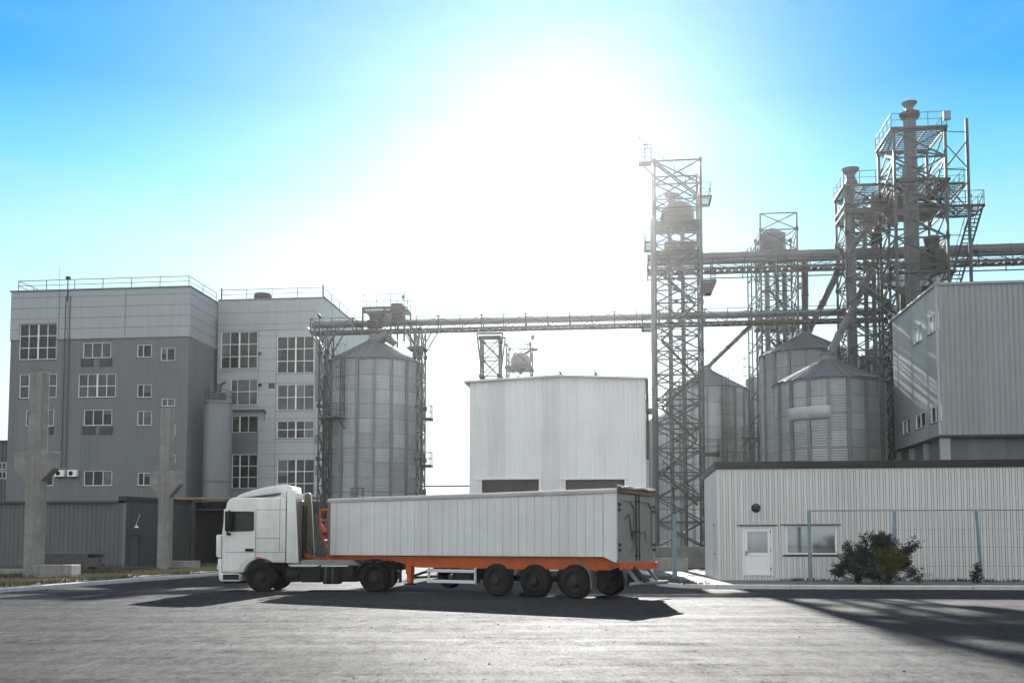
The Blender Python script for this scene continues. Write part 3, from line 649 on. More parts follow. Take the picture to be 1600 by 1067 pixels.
mb = MB(); mb.box(-.02, WB + .12, -.13, DB, ZBt, ZBt + .12); mb.build('roof', m_A, T)
mb = MB(); mb.box(WB - .55, WB + .03, -.07, -.052, zs, ZBt); mb.build('corner_trim', m_Au, T)
for w, h in zip(WINB, HB): window(T, FM, *h, w[4], w[5], m_glass, dep=.11, fw=.075, mid=w[6])
mb = MB(); railing(mb, [(.2, .25, ZBt + .1), (WB - .2, .25, ZBt + .1), (WB - .2, DB - .3, ZBt + .1)], 1.0, 2.6, .035); mb.tube((.2, .25, ZBt), (.2, .25, ZBt + 1.3), .07); mb.tube((WB - .2, .25, ZBt), (WB - .2, .25, ZBt + 1.35), .08); mb.build('roof_railing', m_steel, T)
x = fb.front(399, 462)[0]; mb = MB(); mb.lathe([(.85, 0), (.86, .85), (.8, .98), (.5, 1.05), (0, 1.07)], 20, (x, 2, ZBt + .1)); mb.build('roof_vent', m_steeld, T, smooth=40)
for px, py in ((407, 552), (407, 601)):
    x, z = fb.front(px, py); q = MB(); q.tube((x, -.05, z), (x + .05, -.45, z - .12), .14, 10); q.build('wall_lamp', m_shedd, T, smooth=40)
a, b, c, e = FR(fb, 420, 598.5, 429.5, 606.5); q = MB(); q.box(a, b, -.06, -.002, c, e)
for k in range(4): q.box(a, b, -.08, -.061, c + k * .12, c + .06 + k * .12)
q.build('vent_grille', m_shedd, T)
x0, z0 = fb.front(361, 643); x1, _ = fb.front(415, 643); q = MB(); q.tube((x0, -.35, z0), (x1, -.35, z0), .14, 8); q.tube((x1, -.35, z0), (x1, -.01, z0 - .2), .07, 8); q.tube((x1, -.35, z0), (x1, -.35, z0 - 1.0), .04, 6); q.build('canopy_pipe', m_steel, T, smooth=40)

# small silo tank beside it
def tank(fr, R, z1):
    T = fthing(fr, 'storage_tank', 'plain grey cylindrical tank between the two tall left buildings', 'tank')
    q = MB(); q.lathe([(R, 0), (R, z1), (R * .93, z1 + .12), (0, z1 + .2)], 40); q.build('tank_wall', m_A, T, smooth=40)
    q = MB(); q.lathe([(R + .03, z1 * .5), (R + .03, z1 * .5 + .1)], 40); q.lathe([(R + .03, z1 - .15), (R + .03, z1 - .02)], 40); q.build('band', m_shed, T, smooth=40)
    q = MB(); n = 12
    for k in range(n):
        t = 2 * pi * k / n; t2 = 2 * pi * (k + 1) / n; a = Vector((R * .92 * cos(t), R * .92 * sin(t), z1 + .1)); b = Vector((R * .92 * cos(t2), R * .92 * sin(t2), z1 + .1))
        q.tube(a, a + Vector((0, 0, 1)), .025, 5); q.tube(a + Vector((0, 0, 1)), b + Vector((0, 0, 1)), .025, 5); q.tube(a + Vector((0, 0, .5)), b + Vector((0, 0, .5)), .02, 5)
    q.build('railing', m_steeld, T)
    q = MB(); q.box(-.3, .5, -.4, .4, z1 + .15, z1 + .9); q.tube((0, 0, z1 + .9), (.1, 0, z1 + 1.7), .22, 10); q.tube((.1, 0, z1 + 1.6), (.7, -.2, z1 + 1.9), .12, 8); q.build('filter_unit', m_shedd, T, bevel=.02)
p = P(340, 700, 89.5); ft = Fr(p.x, p.y, TH); zt = HZ(630, 89.5); tank(ft, 1.25, zt)

# sheds at far left
p = G(196, 884, .1); fs = Fr(-27.5, 71.0, TH); T = fthing(fs, 'ribbed_shed', 'low grey ribbed shed with dark gable end and steel door', 'shed')
zf = fs.front(150, 786)[1]; zt = fs.front(196, 775)[1]; zb_ = fs.side(297, 785, 0)[1]; DS = fs.side(297, 830, 0)[0]
mb = MB(); wall(mb, -22, 0, 0, zf, [], FM, .1, (.34, .16, .10, .04)); mb.face([(-22, 0, 0), (-22, DS, 0), (-22, DS, zb_), (-22, 0, zf)]); mb.face([(-22, DS, 0), (0, DS, 0), (0, DS, zb_), (-22, DS, zb_)])
mb.build('wall', m_shed, T)
mb = MB(); hdz = (1.6, 2.75, .1, fs.side(210, 835, 0)[1])
hdz = (fs.side(205, 850)[0], fs.side(217.5, 850)[0], .1, fs.side(210, 836)[1])
wall(mb, 0, DS, 0, min(zf, zb_), [hdz], lambda u, d_, z: (-d_, u, z), .1, (.34, .16, .10, .04)); mb.prism([(0, min(zf, zb_) - .001), (DS, min(zf, zb_) - .001), (DS, max(zb_, min(zf, zb_))), (0, zt - .3)], -.05, -.001, 'yz')
mb.build('gable_wall', m_shedd, T)
mb = MB(); mb.box(-.09, -.05, hdz[0] + .03, hdz[1] - .03, .1, hdz[3] - .05); mb.build('door', m_shed, T)
mb = MB(); mb.prism([(-.05, zt - .32), (DS + .2, zb_ - .05), (DS + .2, zb_ + .22), (-.05, zt)], -.5, .12, 'yz'); mb.build('gable_fascia', m_fasc, T)
mb = MB(); mb.box(-22, -.52, -.2, .05, zf + .002, zf + .1)
for k in range(100): mb.box(-22 + k * .215, -22 + k * .215 + .11, -.26, -.201, zf + .002, zf + .09)
mb.prism([(0, zf + .1), (DS, zb_), (DS, zb_ + .1), (0, zf + .2)], -22, -.52, 'yz'); mb.build('roof', m_shedd, T)
y_, z_ = fs.side(211, 822); q = MB(); q.tube((.05, y_, z_), (.35, y_, z_ + .9), .02); q.lathe([(.02, .1), (.2, -.1)], 12, (.1, y_, z_)); q.build('door_lamp', m_frame, T)
mb = MB(); mb.box(-.1, .06, -.10, .06, 0, zf - .003); mb.build('corner_trim', m_A, T)

# open shed / gateway with truss to the right of the shed
p = P(300, 850, 81.5); fg = Fr(p.x, p.y, TH); T = fthing(fg, 'open_shed', 'dark open fronted shed with steel truss lintel behind the cab', 'shed')
zg = fg.front(320, 796)[1]; zh = fg.front(320, 784)[1]; WG = 9.5
mb = MB(); mb.box(0, WG, 6, 6.1, 0, zh); mb.box(-.1, 0, .2, 6, 0, zh); mb.box(WG, WG + .1, .2, 6, 0, zh); mb.box(-.1, WG + .1, .2, 6.1, zh + .001, zh + .1); mb.build('wall', m_void, T)
mb = MB(); mb.tube((0, 0, zg), (WG, 0, zg), .06, 6); mb.tube((0, 0, zh), (WG, 0, zh), .06, 6)
for k in range(20): a = k * WG / 20; mb.tube((a, 0, zg if k % 2 else zh), (a + WG / 20, 0, zh if k % 2 else zg), .03, 5)
mb.build('truss', m_steel, T)
for x in (0.1, WG): MB().box(x - .12, x + .12, -.12, .12, 0, zh).build('post', m_shedd, T)
mb = MB(); mb.tube((-3, -.4, zh + .25), (WG + 5, -.4, zh + .25), .10, 8); tag(mb.build('yellow_pipe', m_yel), 'long yellow pipe running above the truss lintel behind the cab', 'pipe')
o = [o for o in COL.objects if o.name == 'yellow_pipe'][0]; o.location = fg.wld(o.location); o.rotation_euler = (0, 0, TH)
a, b = P(655, 759.5, 84), P(745, 758.8, 83); tag(MB().tube(a, b, .07, 8).build('thin_pipe', m_yel), 'thin ochre pipe bridging the gap between silo and warehouse', 'pipe')
a = P(663, 765, 84); tag(MB().box(a.x - .15, a.x + .15, a.y - .15, a.y + .15, 0, 6.3).build('pipe_post', m_steel), 'grey post carrying the thin ochre pipe beside the silo', 'post')

# building sliver at the very left
p = P(12, 700, 100); fz = Fr(p.x, p.y, TH); T = fthing(fz, 'dark_shed', 'dark ribbed shed with two strip windows at the left edge', 'shed')
zt = fz.front(6, 691)[1]; w1 = FR(fz, -10, 722, 10, 734); w2 = FR(fz, -10, 736, 10, 748)
mb = MB(); wall(mb, -20, 0, 0, zt, [w1, w2], FM, .1, (.4, .15, .1, .05)); mb.face([(0, 0, 0), (0, 8, 0), (0, 8, zt), (0, 0, zt)]); mb.build('wall', m_shed, T)
mb = MB(); mb.box(-20.1, .2, -.2, 8, zt, zt + .2); mb.build('roof', m_shedd, T)
for w_ in (w1, w2): window(T, FM, *w_, [.33, .66], [], m_glass, dep=.07)

# ================================================================== CONCRETE COLUMNS
def column(px, ground_y, Y, tops, label, rz):
    """tops: list of (half widths etc.) in metres"""
    b = P(px, 880, Y); T = thing('concrete_column', label, 'column', (b.x, b.y, .1), rz, 'unfinished concrete columns')
    z1, zc0, zc1, zc2, wu, wl, wc, dp = tops
    q = MB()
    q.prism([(-wl, 0), (wl, 0), (wl, zc0), (wc[1], zc1), (wc[1], zc2), (wu, zc2 + .02), (wu, z1), (-wu, z1 - .03), (-wu, zc2 + .02), (-wc[0], zc2), (-wc[0], zc1), (-wl, zc0)], -dp, dp)
    q.build('shaft', m_conc, T, bevel=.035, seg=2)
    q = MB()
    for k in range(4): x = -wu * .6 + k * wu * .4; q.tube((x, -dp * .4, z1 - .1), (x + .02, -dp * .4, z1 + .06 + .02 * k), .012, 5)
    q.build('rebar', m_steeld, T)
    return T
def zz(py, Y): return HZ(py, Y) - .1
Y = 46; column(53, 899, Y, (zz(582, Y), zz(752, Y), zz(733, Y), zz(707, Y), .39, .42, (1.12, 1.12), .22), 'tall T-headed concrete column nearest the left edge', RD(-17))
Y = 60; column(257, 887, Y, (zz(637.5, Y), zz(776, Y), zz(757, Y), zz(737, Y), .36, .37, (1.02, 1.12), .24), 'smaller T-headed concrete column in front of the shed door', RD(-17))
q = MB(); a = P(88, 890, 45.4); q.box(-.9, .9, -.5, .5, 0, .6); o = q.build('concrete_block', m_conc, bevel=.03); o.location = (a.x, a.y, .1); tag(o, 'weathered concrete block beside the base of the left column', 'block', 'concrete blocks at the columns')
q = MB(); a = P(279, 885, 61); q.box(-1.0, 1.0, -.4, .4, 0, .55); o = q.build('concrete_block', m_conc, bevel=.03); o.location = (a.x + .2, a.y, .1); tag(o, 'pale concrete block beside the base of the smaller column', 'block', 'concrete blocks at the columns')
q = MB(); a = P(12, 890, 50); q.box(-2, 2.2, -.3, .3, 0, .3); o = q.build('concrete_slab', m_conc, bevel=.03); o.location = (a.x, a.y, .1); tag(o, 'low concrete slab lying left of the big column', 'slab')
# stacked beams by the shed
a = P(112, 885, 62)
T = thing('beam_stack', 'stack of dark timber beams lying along the ribbed shed', 'timber stack', (a.x, a.y, .1), TH)
for k in range(9):
    x0 = -2.0 + random.uniform(-.3, .2); r, c = divmod(k, 3)
    q = MB(); q.box(x0, x0 + random.uniform(3.2, 4.0), -.5 + c * .36, -.2 + c * .36, .15 + r * .28, .38 + r * .28); q.build('beam', m_wood, T, bevel=.015)
q = MB(); q.box(-2.3, 2.1, -.55, .5, .98, 1.03); q.build('cover_board', m_shed, T)
q = MB(); q.box(-1.5, -1.2, -.5, .5, 0, .147); q.box(1.0, 1.3, -.5, .5, 0, .147); q.build('bearer', m_wood, T)

# ================================================================== SILOS
def silo(px, Y, R, eave_y, apex_y, label, fine=4, nst=18, bands=(), name='grain_silo'):
    c = P(px, 700, Y); T = thing(name, label, 'silo', (c.x, c.y, 0), math.atan2(-c.x, c.y) , 'galvanised grain silos')
    ze = HZ(eave_y, Y - R); za = HZ(apex_y, Y)
    prof = []; pit = .17; n = int(ze / pit)
    for k in range(n):
        for j in range(fine): z = (k + j / fine) * ze / n; prof.append((R + .022 * cos(2 * pi * j / fine), z))
    prof.append((R, ze)); q = MB(); q.lathe(prof, 72); q.build('silo_wall', m_silo, T, smooth=60)
    q = MB(); nr = 36; rt = .42; er = R + .16; zc = za - .25
    prof = [(er, ze - .05), (er, ze + .03)]
    q.lathe(prof, 72)
    for k in range(nr):
        t0 = 2 * pi * (k - .5) / nr; t1 = 2 * pi * (k + .5) / nr
        a = [(er * cos(t), er * sin(t), ze + .03) for t in (t0, t1)]; b = [(rt * cos(t), rt * sin(t), zc) for t in (t1, t0)]
        q.face(a + b)
        q.tube((er * cos(t0), er * sin(t0), ze + .05), (rt * cos(t0), rt * sin(t0), zc + .02), .045, 4)
    q.build('roof', m_roof, T)
    q = MB(); q.lathe([(rt + .12, zc - .1), (rt + .12, zc + .1), (rt, zc + .15), (rt, za + .1), (rt + .1, za + .12), (rt + .1, za + .2), (0, za + .22)], 20); q.build('roof_cap', m_silod, T, smooth=40)
    q = MB()
    for s in (-.085, .085): q.box(s - .03, s + .03, -R - .12, -R - .022, .0, ze - .06)
    q.box(-.055, .055, -R - .07, -R - .0225, 0, ze - .06)
    for k in range(5): z = ze * (k + .55 ) / 5.3; q.box(-.16, .16, -R - .14, -R - .03, z, z + .12)
    st = q.build('stiffener', m_silod, T)
    for k in range(1, nst): dup(st, T, None, 2 * pi * k / nst)
    q = MB()
    for k in range(1, int(ze / 1.13)): q.lathe([(R + .026, k * 1.13), (R + .032, k * 1.13 + .02), (R + .026, k * 1.13 + .05)], 72)
    q.build('sheet_seams', m_silod, T)
    for (a0, a1, z0, z1) in bands:
        q = MB(); q.lathe([(R + .125, z0), (R + .15, z0 + .05), (R + .15, z1 - .05), (R + .125, z1)], 24, a0=a0 - pi / 2, a1=a1 - pi / 2); q.build('repair_band', m_silo, T, smooth=40)
    return T, ze, za
def ladder(T, R, ang, z0, z1, cage=True, off=.3):
    ca, sa = cos(ang), sin(ang)
    def pt(t, r, z): return (r * sa + t * ca, -r * ca + t * sa, z)     # t tangential, r radial
    q = MB(); r = R + off
    for t in (-.22, .22): q.tube(pt(t, r, z0), pt(t, r, z1), .035, 5)
    k = z0
    while k < z1: q.tube(pt(-.22, r, k), pt(.22, r, k), .018, 4); k += .33
    k = z0 + .5
    while k < z1: q.tube(pt(-.22, r, k), pt(-.22, R, k), .02, 4); q.tube(pt(.22, r, k), pt(.22, R, k), .02, 4); k += 1.8
    o = q.build('ladder', m_steeld, T)
    if cage:
        q = MB(); k = z0 + 2
        arc = [(.36 * sin(a), r + .06 + .36 * (1 - cos(a)) * 1.0) for a in [(-pi / 2 + pi * i / 8) for i in range(9)]]
        arc = [(.36 * cos(pi - pi * i / 8), r + .66 * sin(pi * i / 8)) for i in range(9)]
        while k < z1 + .9:
            q.path([pt(t, rr, k) for t, rr in arc], .022, 4); k += .85
        for i in (1, 3, 5, 7): q.tube(pt(arc[i][0], arc[i][1], z0 + 2), pt(arc[i][0], arc[i][1], z1 + .8), .016, 4)
        q.build('ladder_cage', m_steeld, o)
def side_platform(T, R, ang, z, w=1.8, dp=.9):
    ca, sa = cos(ang), sin(ang)
    def pt(t, r, zz_): return (r * sa + t * ca, -r * ca + t * sa, zz_)
    q = MB()
    for k in range(6): r = R + .08 + dp * k / 5; q.bar(pt(-w / 2, r, z), pt(w / 2, r, z), .1)
    q.bar(pt(-w / 2, R, z), pt(-w / 2, R + dp + .05, z), .1); q.bar(pt(w / 2, R, z), pt(w / 2, R + dp + .05, z), .1)
    q.bar(pt(-w / 2, R + dp, z), pt(-w / 2, R, z - .9), .07); q.bar(pt(w / 2, R + dp, z), pt(w / 2, R, z - .9), .07)
    o = q.build('platform', m_steeld, T)
    q = MB(); railing(q, [pt(-w / 2, R + .1, z), pt(-w / 2, R + dp, z), pt(w / 2, R + dp, z), pt(w / 2, R + .1, z)], 1.05, .8, .025); q.build('railing', m_steel, o)

SC, zeC, zaC = silo(584, 80, 3.86, 558, 527, 'corrugated grain silo beside the pale panelled building, under the end of the conveyor', 4)
ladder(SC, 3.86, RD(-36), 11.6, zeC + .2); side_platform(SC, 3.86, RD(-48), 11.4, 2.0); ladder(SC, 3.86, RD(-54), 1, 11.4); ladder(SC, 3.86, RD(-80), 6, 15, False, .2)
side_platform(SC, 3.86, RD(-17), 4.9, .9, .5)
SHh, zeH, zaH = silo(1296, 68, 3.62, 588, 557, 'nearest corrugated grain silo above the office roof, with a wide repair band', 4, bands=[(RD(-44), RD(2), HZ(652, 64.5), HZ(633, 64.5))])
SI, zeI, zaI = silo(1262, 82, 3.72, 544, 518, 'tall corrugated grain silo directly behind the one with the repair band', 4)
SK, zeK, zaK = silo(1418, 80, 3.5, 544, 500, 'shaded corrugated grain silo half hidden behind the raised grey block', 2)
SL_, zeL, zaL = silo(1232, 99, 3.9, 583, 562, 'corrugated grain silo showing as a narrow strip left of the taller silo', 2, bands=[(RD(-70), RD(20), HZ(690, 95), HZ(677, 95))])
ladder(SL_, 3.9, RD(-58), 1, zeL + 1.2)
SM_, zeM, zaM = silo(1106, 95, 3.84, 603, 575, 'corrugated grain silo right behind the tall lattice tower', 2)
ladder(SM_, 3.84, RD(22), 9, zeM + .6); side_platform(SM_, 3.84, RD(28), 9, 3); side_platform(SM_, 3.84, RD(62), 11.5, 1.5); ladder(SM_, 3.84, RD(36), 1, 9); side_platform(SM_, 3.84, RD(-18), 6, 1.5)
SN, zeN, zaN = silo(1064, 111, 3.85, 652, 630, 'farthest corrugated grain silo seen through the lattice tower beside the warehouse', 2)

# ================================================================== LATTICE TOWERS
def lattice(T, w, dp, z0, z1, ph, leg=.17, br=.09, hz=.10, xb=True, sides='fblr'):
    for x in (-w / 2, w / 2):
        for y in (-dp / 2, dp / 2): MB().bar((x, y, z0), (x, y, z1), leg).build('leg', m_steel, T)
    q = MB(); n = max(1, round((z1 - z0) / ph)); h = (z1 - z0) / n
    faces = {'f': ((-w / 2, -dp / 2), (w / 2, -dp / 2)), 'b': ((-w / 2, dp / 2), (w / 2, dp / 2)), 'l': ((-w / 2, -dp / 2), (-w / 2, dp / 2)), 'r': ((w / 2, -dp / 2), (w / 2, dp / 2))}
    for k in range(n):
        za, zb = z0 + k * h, z0 + (k + 1) * h
        for s in sides:
            (xa, ya), (xb_, yb) = faces[s]
            q.bar((xa, ya, zb), (xb_, yb, zb), hz)
            q.bar((xa, ya, za), (xb_, yb, zb), br); q.bar((xb_, yb, za), (xa, ya, zb), br)
            q.box((xa + xb_) / 2 - .12, (xa + xb_) / 2 + .12, (ya + yb) / 2 - .12, (ya + yb) / 2 + .12, (za + zb) / 2 - .12, (za + zb) / 2 + .12) if xb and k % 2 == 0 else None
            for (gx, gy) in ((xa, ya), (xb_, yb)): q.box(gx - .13, gx + .13, gy - .13, gy + .13, zb - .16, zb + .16) if k % 2 else None
    q.build('bracing', m_steel, T)
def plat(T, x0, x1, y0, y1, z, rail=True, mat=None, step=1.2):
    q = MB(); q.bar((x0, y0, z), (x1, y0, z), .16); q.bar((x0, y1, z), (x1, y1, z), .16); q.bar((x0, y0, z), (x0, y1, z), .16); q.bar((x1, y0, z), (x1, y1, z), .16)
    n = max(2, int((y1 - y0) / .35))
    for k in range(1, n): y = y0 + (y1 - y0) * k / n; q.box(x0, x1, y - .05, y + .05, z + .02, z + .07)
    n2 = max(1, int((x1 - x0) / 1.2))
    for k in range(1, n2): x = x0 + (x1 - x0) * k / n2; q.bar((x, y0, z - .03), (x, y1, z - .03), .12)
    o = q.build('platform', mat or m_steeld, T)
    if rail: q = MB(); railing(q, [(x0, y0, z), (x1, y0, z), (x1, y1, z), (x0, y1, z), (x0, y0, z)], 1.1, step, .028); q.build('railing', m_steel, o)
def stair(T, a, b, w=.6, dy=(0, 1, 0)):
    a = Vector(a); b = Vector(b); dv = Vector(dy) * w; q = MB(); q.bar(a, b, .1); q.bar(a + dv, b + dv, .1); n = max(3, int(abs(b.z - a.z) / .25))
    for k in range(1, n): p = a.lerp(b, k / n); q.bar(p, p + dv, .07)
    up = Vector((0, 0, .95)); q.tube(a + up, b + up, .025, 5); q.tube(a + up + dv, b + up + dv, .025, 5)
    for k in range(0, 5): p = a.lerp(b, k / 4); q.tube(p, p + up, .02, 4); q.tube(p + dv, p + up + dv, .02, 4)
    q.build('stair', m_steeld, T)
def duct(T, x, y, z0, z1, r, n=16, mat=None):
    q = MB(); q.lathe([(r, z0)] + [v for k in range(1, int((z1 - z0) / 3)) for v in ((r, z0 + k * 3 - .04), (r + .05, z0 + k * 3 - .03), (r + .05, z0 + k * 3 + .03), (r, z0 + k * 3 + .04))] + [(r, z1), (0, z1)], n, (x, y, 0)); return q.build('duct', mat or m_duct, T, smooth=35)
def cap(T, x, y, z, r, h, mat=None):
    q = MB(); q.lathe([(r, z), (r, z + h * .6), (r * 1.9, z + h * .86), (r * 2.0, z + h * .92), (r * 1.2, z + h), (0, z + h)], 18, (x, y, 0)); q.build('vent_cap', mat or m_duct, T, smooth=35)
def cyclone(T, x, y, z, R, h, mat=None):
    q = MB(); q.lathe([(.12, z), (.2, z + .1), (R, z + h * .45), (R, z + h * .75), (R * .8, z + h * .9), (R * .35, z + h), (0, z + h)], 24, (x, y, 0)); q.build('hopper', mat or m_duct, T, smooth=35)

# tower D : tall lattice tower in the middle
p = P(1061, 700, 77.2); fd = Fr(p.x, p.y, TH); T = fthing(fd, 'elevator_tower', 'tall lattice elevator tower rising over the trailer tail, pale in the sun', 'tower'); TD = T
zD = HZ(262, 77); lattice(T, 3.5, 3.4, 1.5, zD, 1.85, .2, .10, .11)
for x in (-.55, .45): duct(T, x, 0, 1.5, HZ(345, 77), .18)
duct(T, -1.95, -1.75, 1.5, HZ(352, 77), .17)
cyclone(T, .15, .1, HZ(365, 77), 1.25, 2.6); cap(T, -.35, .1, HZ(325, 77), .3, 1.3)
q = MB(); q.tube((-1.2, 0, HZ(335, 77)), (.1, 0, HZ(340, 77)), .5, 12); q.build('motor', m_steeld, T, smooth=40); q = MB(); q.box(-1.0, 1.5, -.8, .8, HZ(385, 77), HZ(381, 77)); q.build('drive_head', m_steeld, T, smooth=40)
for py in (400, 355): MB().box(-1.7, 1.7, -1.6, 1.6, HZ(py, 77), HZ(py, 77) + .07).build('deck', m_steeld, T)
plat(T, 1.78, 2.55, -1.6, .6, HZ(318, 77)); plat(T, -2.5, -1.78, -1.7, .8, HZ(386, 77)); plat(T, -2.75, -1.78, -1.7, .3, HZ(514, 77)); plat(T, -2.5, -1.78, -1.7, .5, HZ(643, 77)); plat(T, 1.78, 2.8, -1.7, .5, HZ(448, 77)); plat(T, 1.78, 2.9, -1.7, -.3, HZ(712, 77))
q = MB(); q.prism([(1.8, HZ(465, 77)), (2.55, HZ(465, 77)), (2.85, HZ(449, 77)), (1.8, HZ(449, 77))], -1.4, -.4); q.build('chute_box', m_brown, T)
zz0 = [HZ(v, 77) for v in (790, 740, 690, 640, 590, 535, 480, 430, 400)]
for k in range(len(zz0) - 1): s = 1 if k % 2 else -1; stair(T, (-1.3 * s, -1.2, zz0[k]), (1.3 * s, -1.2, zz0[k + 1]), .55)
stair(T, (1.5, -1.1, HZ(310, 77)), (-1.9, -1.1, HZ(255, 77)), .5)
q = MB(); za = HZ(262, 77); q.box(-2.9, -2.0, -1.6, -.7, za, za + .06); railing(q, [(-2.9, -1.6, za), (-2.0, -1.6, za), (-2.0, -.7, za), (-2.9, -.7, za), (-2.9, -1.6, za)], 1.4, .45, .04); q.bar((-2.9, -1.6, za), (-1.75, -1.6, za - 1.2), .09); q.bar((-2.0, -1.6, za), (-1.7, -1.65, za), .14); q.bar((-2.9, -1.6, za), (-2.9, -1.6, za + 2.0), .08); q.build('lookout', m_steel, T)
q = MB(); q.box(-2.7, -2.2, -1.3, -.9, za + 1.45, za + 1.95); q.build('lamp_box', m_frame, T)
for k in range(24):
    if k % 3: z = 2 + k * 1.15; MB().tube((-1.65, -1.68, z), (1.65, -1.68, z), .03, 4).build('guard_rail', m_steel, T)

# tower E
p = P(1216, 600, 89.5); fe = Fr(p.x, p.y, TH); T = fthing(fe, 'elevator_tower', 'slim lattice tower with round-topped hopper left of the taller towers', 'tower')
zE = HZ(334, 88); lattice(T, 3.2, 3.3, 0, zE - 1.5, 1.9, .15, .08, .09)
q = MB()
for x in (-1.6, 1.6): q.bar((x, -1.65, zE - 1.5), (x, -1.65, zE), .15)
q.bar((-1.6, -1.65, zE), (1.6, -1.65, zE), .09); q.bar((-1.6, -1.65, zE - 1.5), (1.6, -1.65, zE), .08); q.bar((1.6, -1.65, zE - 1.5), (-1.6, -1.65, zE), .08); q.build('top_frame', m_steel, T)
for x, r in ((-.9, .24), (.0, .2), (.65, .24)): duct(T, x, -.4, 8, HZ(420, 88), r)
cyclone(T, -.35, 0, HZ(412, 88), 1.25, 3.6); cap(T, .25, -.3, HZ(378, 88), .3, 1.2)
plat(T, -1.7, 1.7, -1.7, 1.7, HZ(395, 88), False); plat(T, -1.8, 1.8, -1.7, 1.7, HZ(505, 88), True, m_brown); plat(T, 1.7, 2.4, -1.6, 0, HZ(445, 88))
zz0 = [HZ(v, 88) for v in (560, 520, 480, 440, 400)]
for k in range(4): s = 1 if k % 2 else -1; stair(T, (.4 - .9 * s, 1.0, zz0[k]), (.4 + .9 * s, 1.0, zz0[k + 1]), .5)
# wider outer bay on the left
q = MB()
for x, y in ((-2.1, 1.0), (-2.35, 1.65)): q.bar((x, y, 6), (x, y, zE - 2.2), .11)
for k in range(11):
    z = 6 + k * 2.2; q.bar((-1.6, -1.65, z), (-2.35, 1.65, z + 1.1), .07); q.bar((-2.35, 1.65, z), (-1.6, -1.65, z + 1.1), .07); q.bar((-1.6, -1.65, z), (-2.35, 1.65, z), .07)
q.build('side_bracing', m_steel, T)

# tower F
p = P(1352, 600, 75.2); ff = Fr(p.x, p.y, TH); T = fthing(ff, 'elevator_tower', 'lattice tower with railed top deck and vent pipe left of the tallest tower', 'tower')
zF = HZ(290, 73.5); lattice(T, 3.1, 3.3, 0, zF, 1.75, .16, .085, .10); plat(T, -1.65, 4.2, -1.7, 1.7, zF + .05)
duct(T, -1.0, -.9, 10, zF + .3, .30); cap(T, -.95, -.9, zF + .3, .34, 1.4); q = MB(); q.lathe([(.3, 0), (.5, .25), (.42, .6), (.3, .7)], 14, (-.9, -.9, zF + .1)); q.build('fan_housing', m_duct, T, smooth=40)
for x in (.3, .9): duct(T, x, .4, 10, zF - 1, .17)
plat(T, -1.6, 1.6, -1.7, 1.7, HZ(318, 73.5), False); plat(T, -1.6, 1.6, -1.7, 1.7, HZ(330, 73.5), False, m_brown)
q = MB(); q.prism([(.4, HZ(372, 73.5) - .2), (1.15, HZ(372, 73.5) - .2), (.95, HZ(372, 73.5) + 1.0), (.6, HZ(372, 73.5) + 1.0)], -1.6, -.9); q.build('drive_guard', m_dark, T, bevel=.03)
zz0 = [HZ(v, 74) for v in (520, 480, 440, 400, 360, 320, 290)]
for k in range(6): s = 1 if k % 2 else -1; stair(T, (-1.2 * s, .9, zz0[k]), (1.2 * s, .9, zz0[k + 1]), .5)
q = MB(); q.tube((-1.4, -.2, HZ(312, 73.5)), (2.6, -.2, HZ(345, 73.5)), .22, 12); q.tube((.9, -1.2, HZ(333, 73.5)), (-1.5, -1.2, HZ(395, 73.5)), .24, 12); q.build('spout', m_duct, T, smooth=40)
q = MB(); q.tube((.6, 0, HZ(306, 73.5)), (3.9, 0, HZ(306, 73.5)), .55, 16); q.build('drum', m_duct, T, smooth=40)

# tower G : tallest
p = P(1451.5, 600, 70.2); fgT = Fr(p.x, p.y + 2.1, TH); T = fthing(fgT, 'elevator_tower', 'tallest lattice tower with thick vertical duct and flared vent cap at right', 'tower')
zG = HZ(200, 70.2); lattice(T, 3.55, 4.3, 0, zG - .2, 2.0, .19, .10, .12); plat(T, -1.95, 1.9, -2.2, 2.2, zG, True, m_brown)
dx = fgT.front(1427, 400, -1.4)[0]; duct(T, dx, -1.4, 8, HZ(182, 70.8), .46, 8); cap(T, dx, -1.4, HZ(182, 70.8), .28, 1.15); q = MB(); q.lathe([(.46, 0), (.75, .3), (.75, .5), (.4, .6)], 8, (dx, -1.4, HZ(187, 70.8))); q.build('collar', m_steeld, T); duct(T, dx - .45, -1.5, 8, HZ(260, 70.8), .2, 8)
plat(T, -1.6, 2.0, -2.2, 2.2, HZ(284, 70.5), False); plat(T, 1.3, 3.0, -2.2, 1.0, HZ(292, 70.5)); plat(T, 1.9, 4.45, -1.8, .6, HZ(324, 70.5)); plat(T, -1.6, 2.2, -2.3, 2.2, HZ(427, 70.5), True)
stair(T, (2.3, 1.2, HZ(470, 70.5)), (3.6, -1.8, HZ(326, 70.5)), .75, (1, 0, 0)); stair(T, (3.3, -.2, HZ(324, 70.5)), (1.2, -.2, HZ(284, 70.5)), .7); stair(T, (1.2, .6, HZ(292, 70.5)), (-1.2, .6, HZ(262, 70.5)), .6); stair(T, (-1.2, 1.4, HZ(262, 70.5)), (1.4, 1.4, HZ(232, 70.5)), .6)
q = MB(); x = fgT.front(1513.5, 300, -1.8)[0]; q.tube((x, -1.8, 12), (x, -1.8, HZ(188, 70.4)), .12, 8)
for z, l_ in ((HZ(209, 70.4), 1), (HZ(268, 70.4), 1), (HZ(370, 70.4), 1)): q.bar((1.8, -2.1, z), (x, -1.8, z), .05)
for za_, zb in ((HZ(265, 70.4), HZ(222, 70.4)), (HZ(330, 70.4), HZ(285, 70.4))): q.bar((1.8, -2.1, za_), (x, -1.8, zb), .10); q.bar((1.8, -2.1, zb - .3), (x, -1.8, za_), .06)
q.build('mast', m_steel, T)
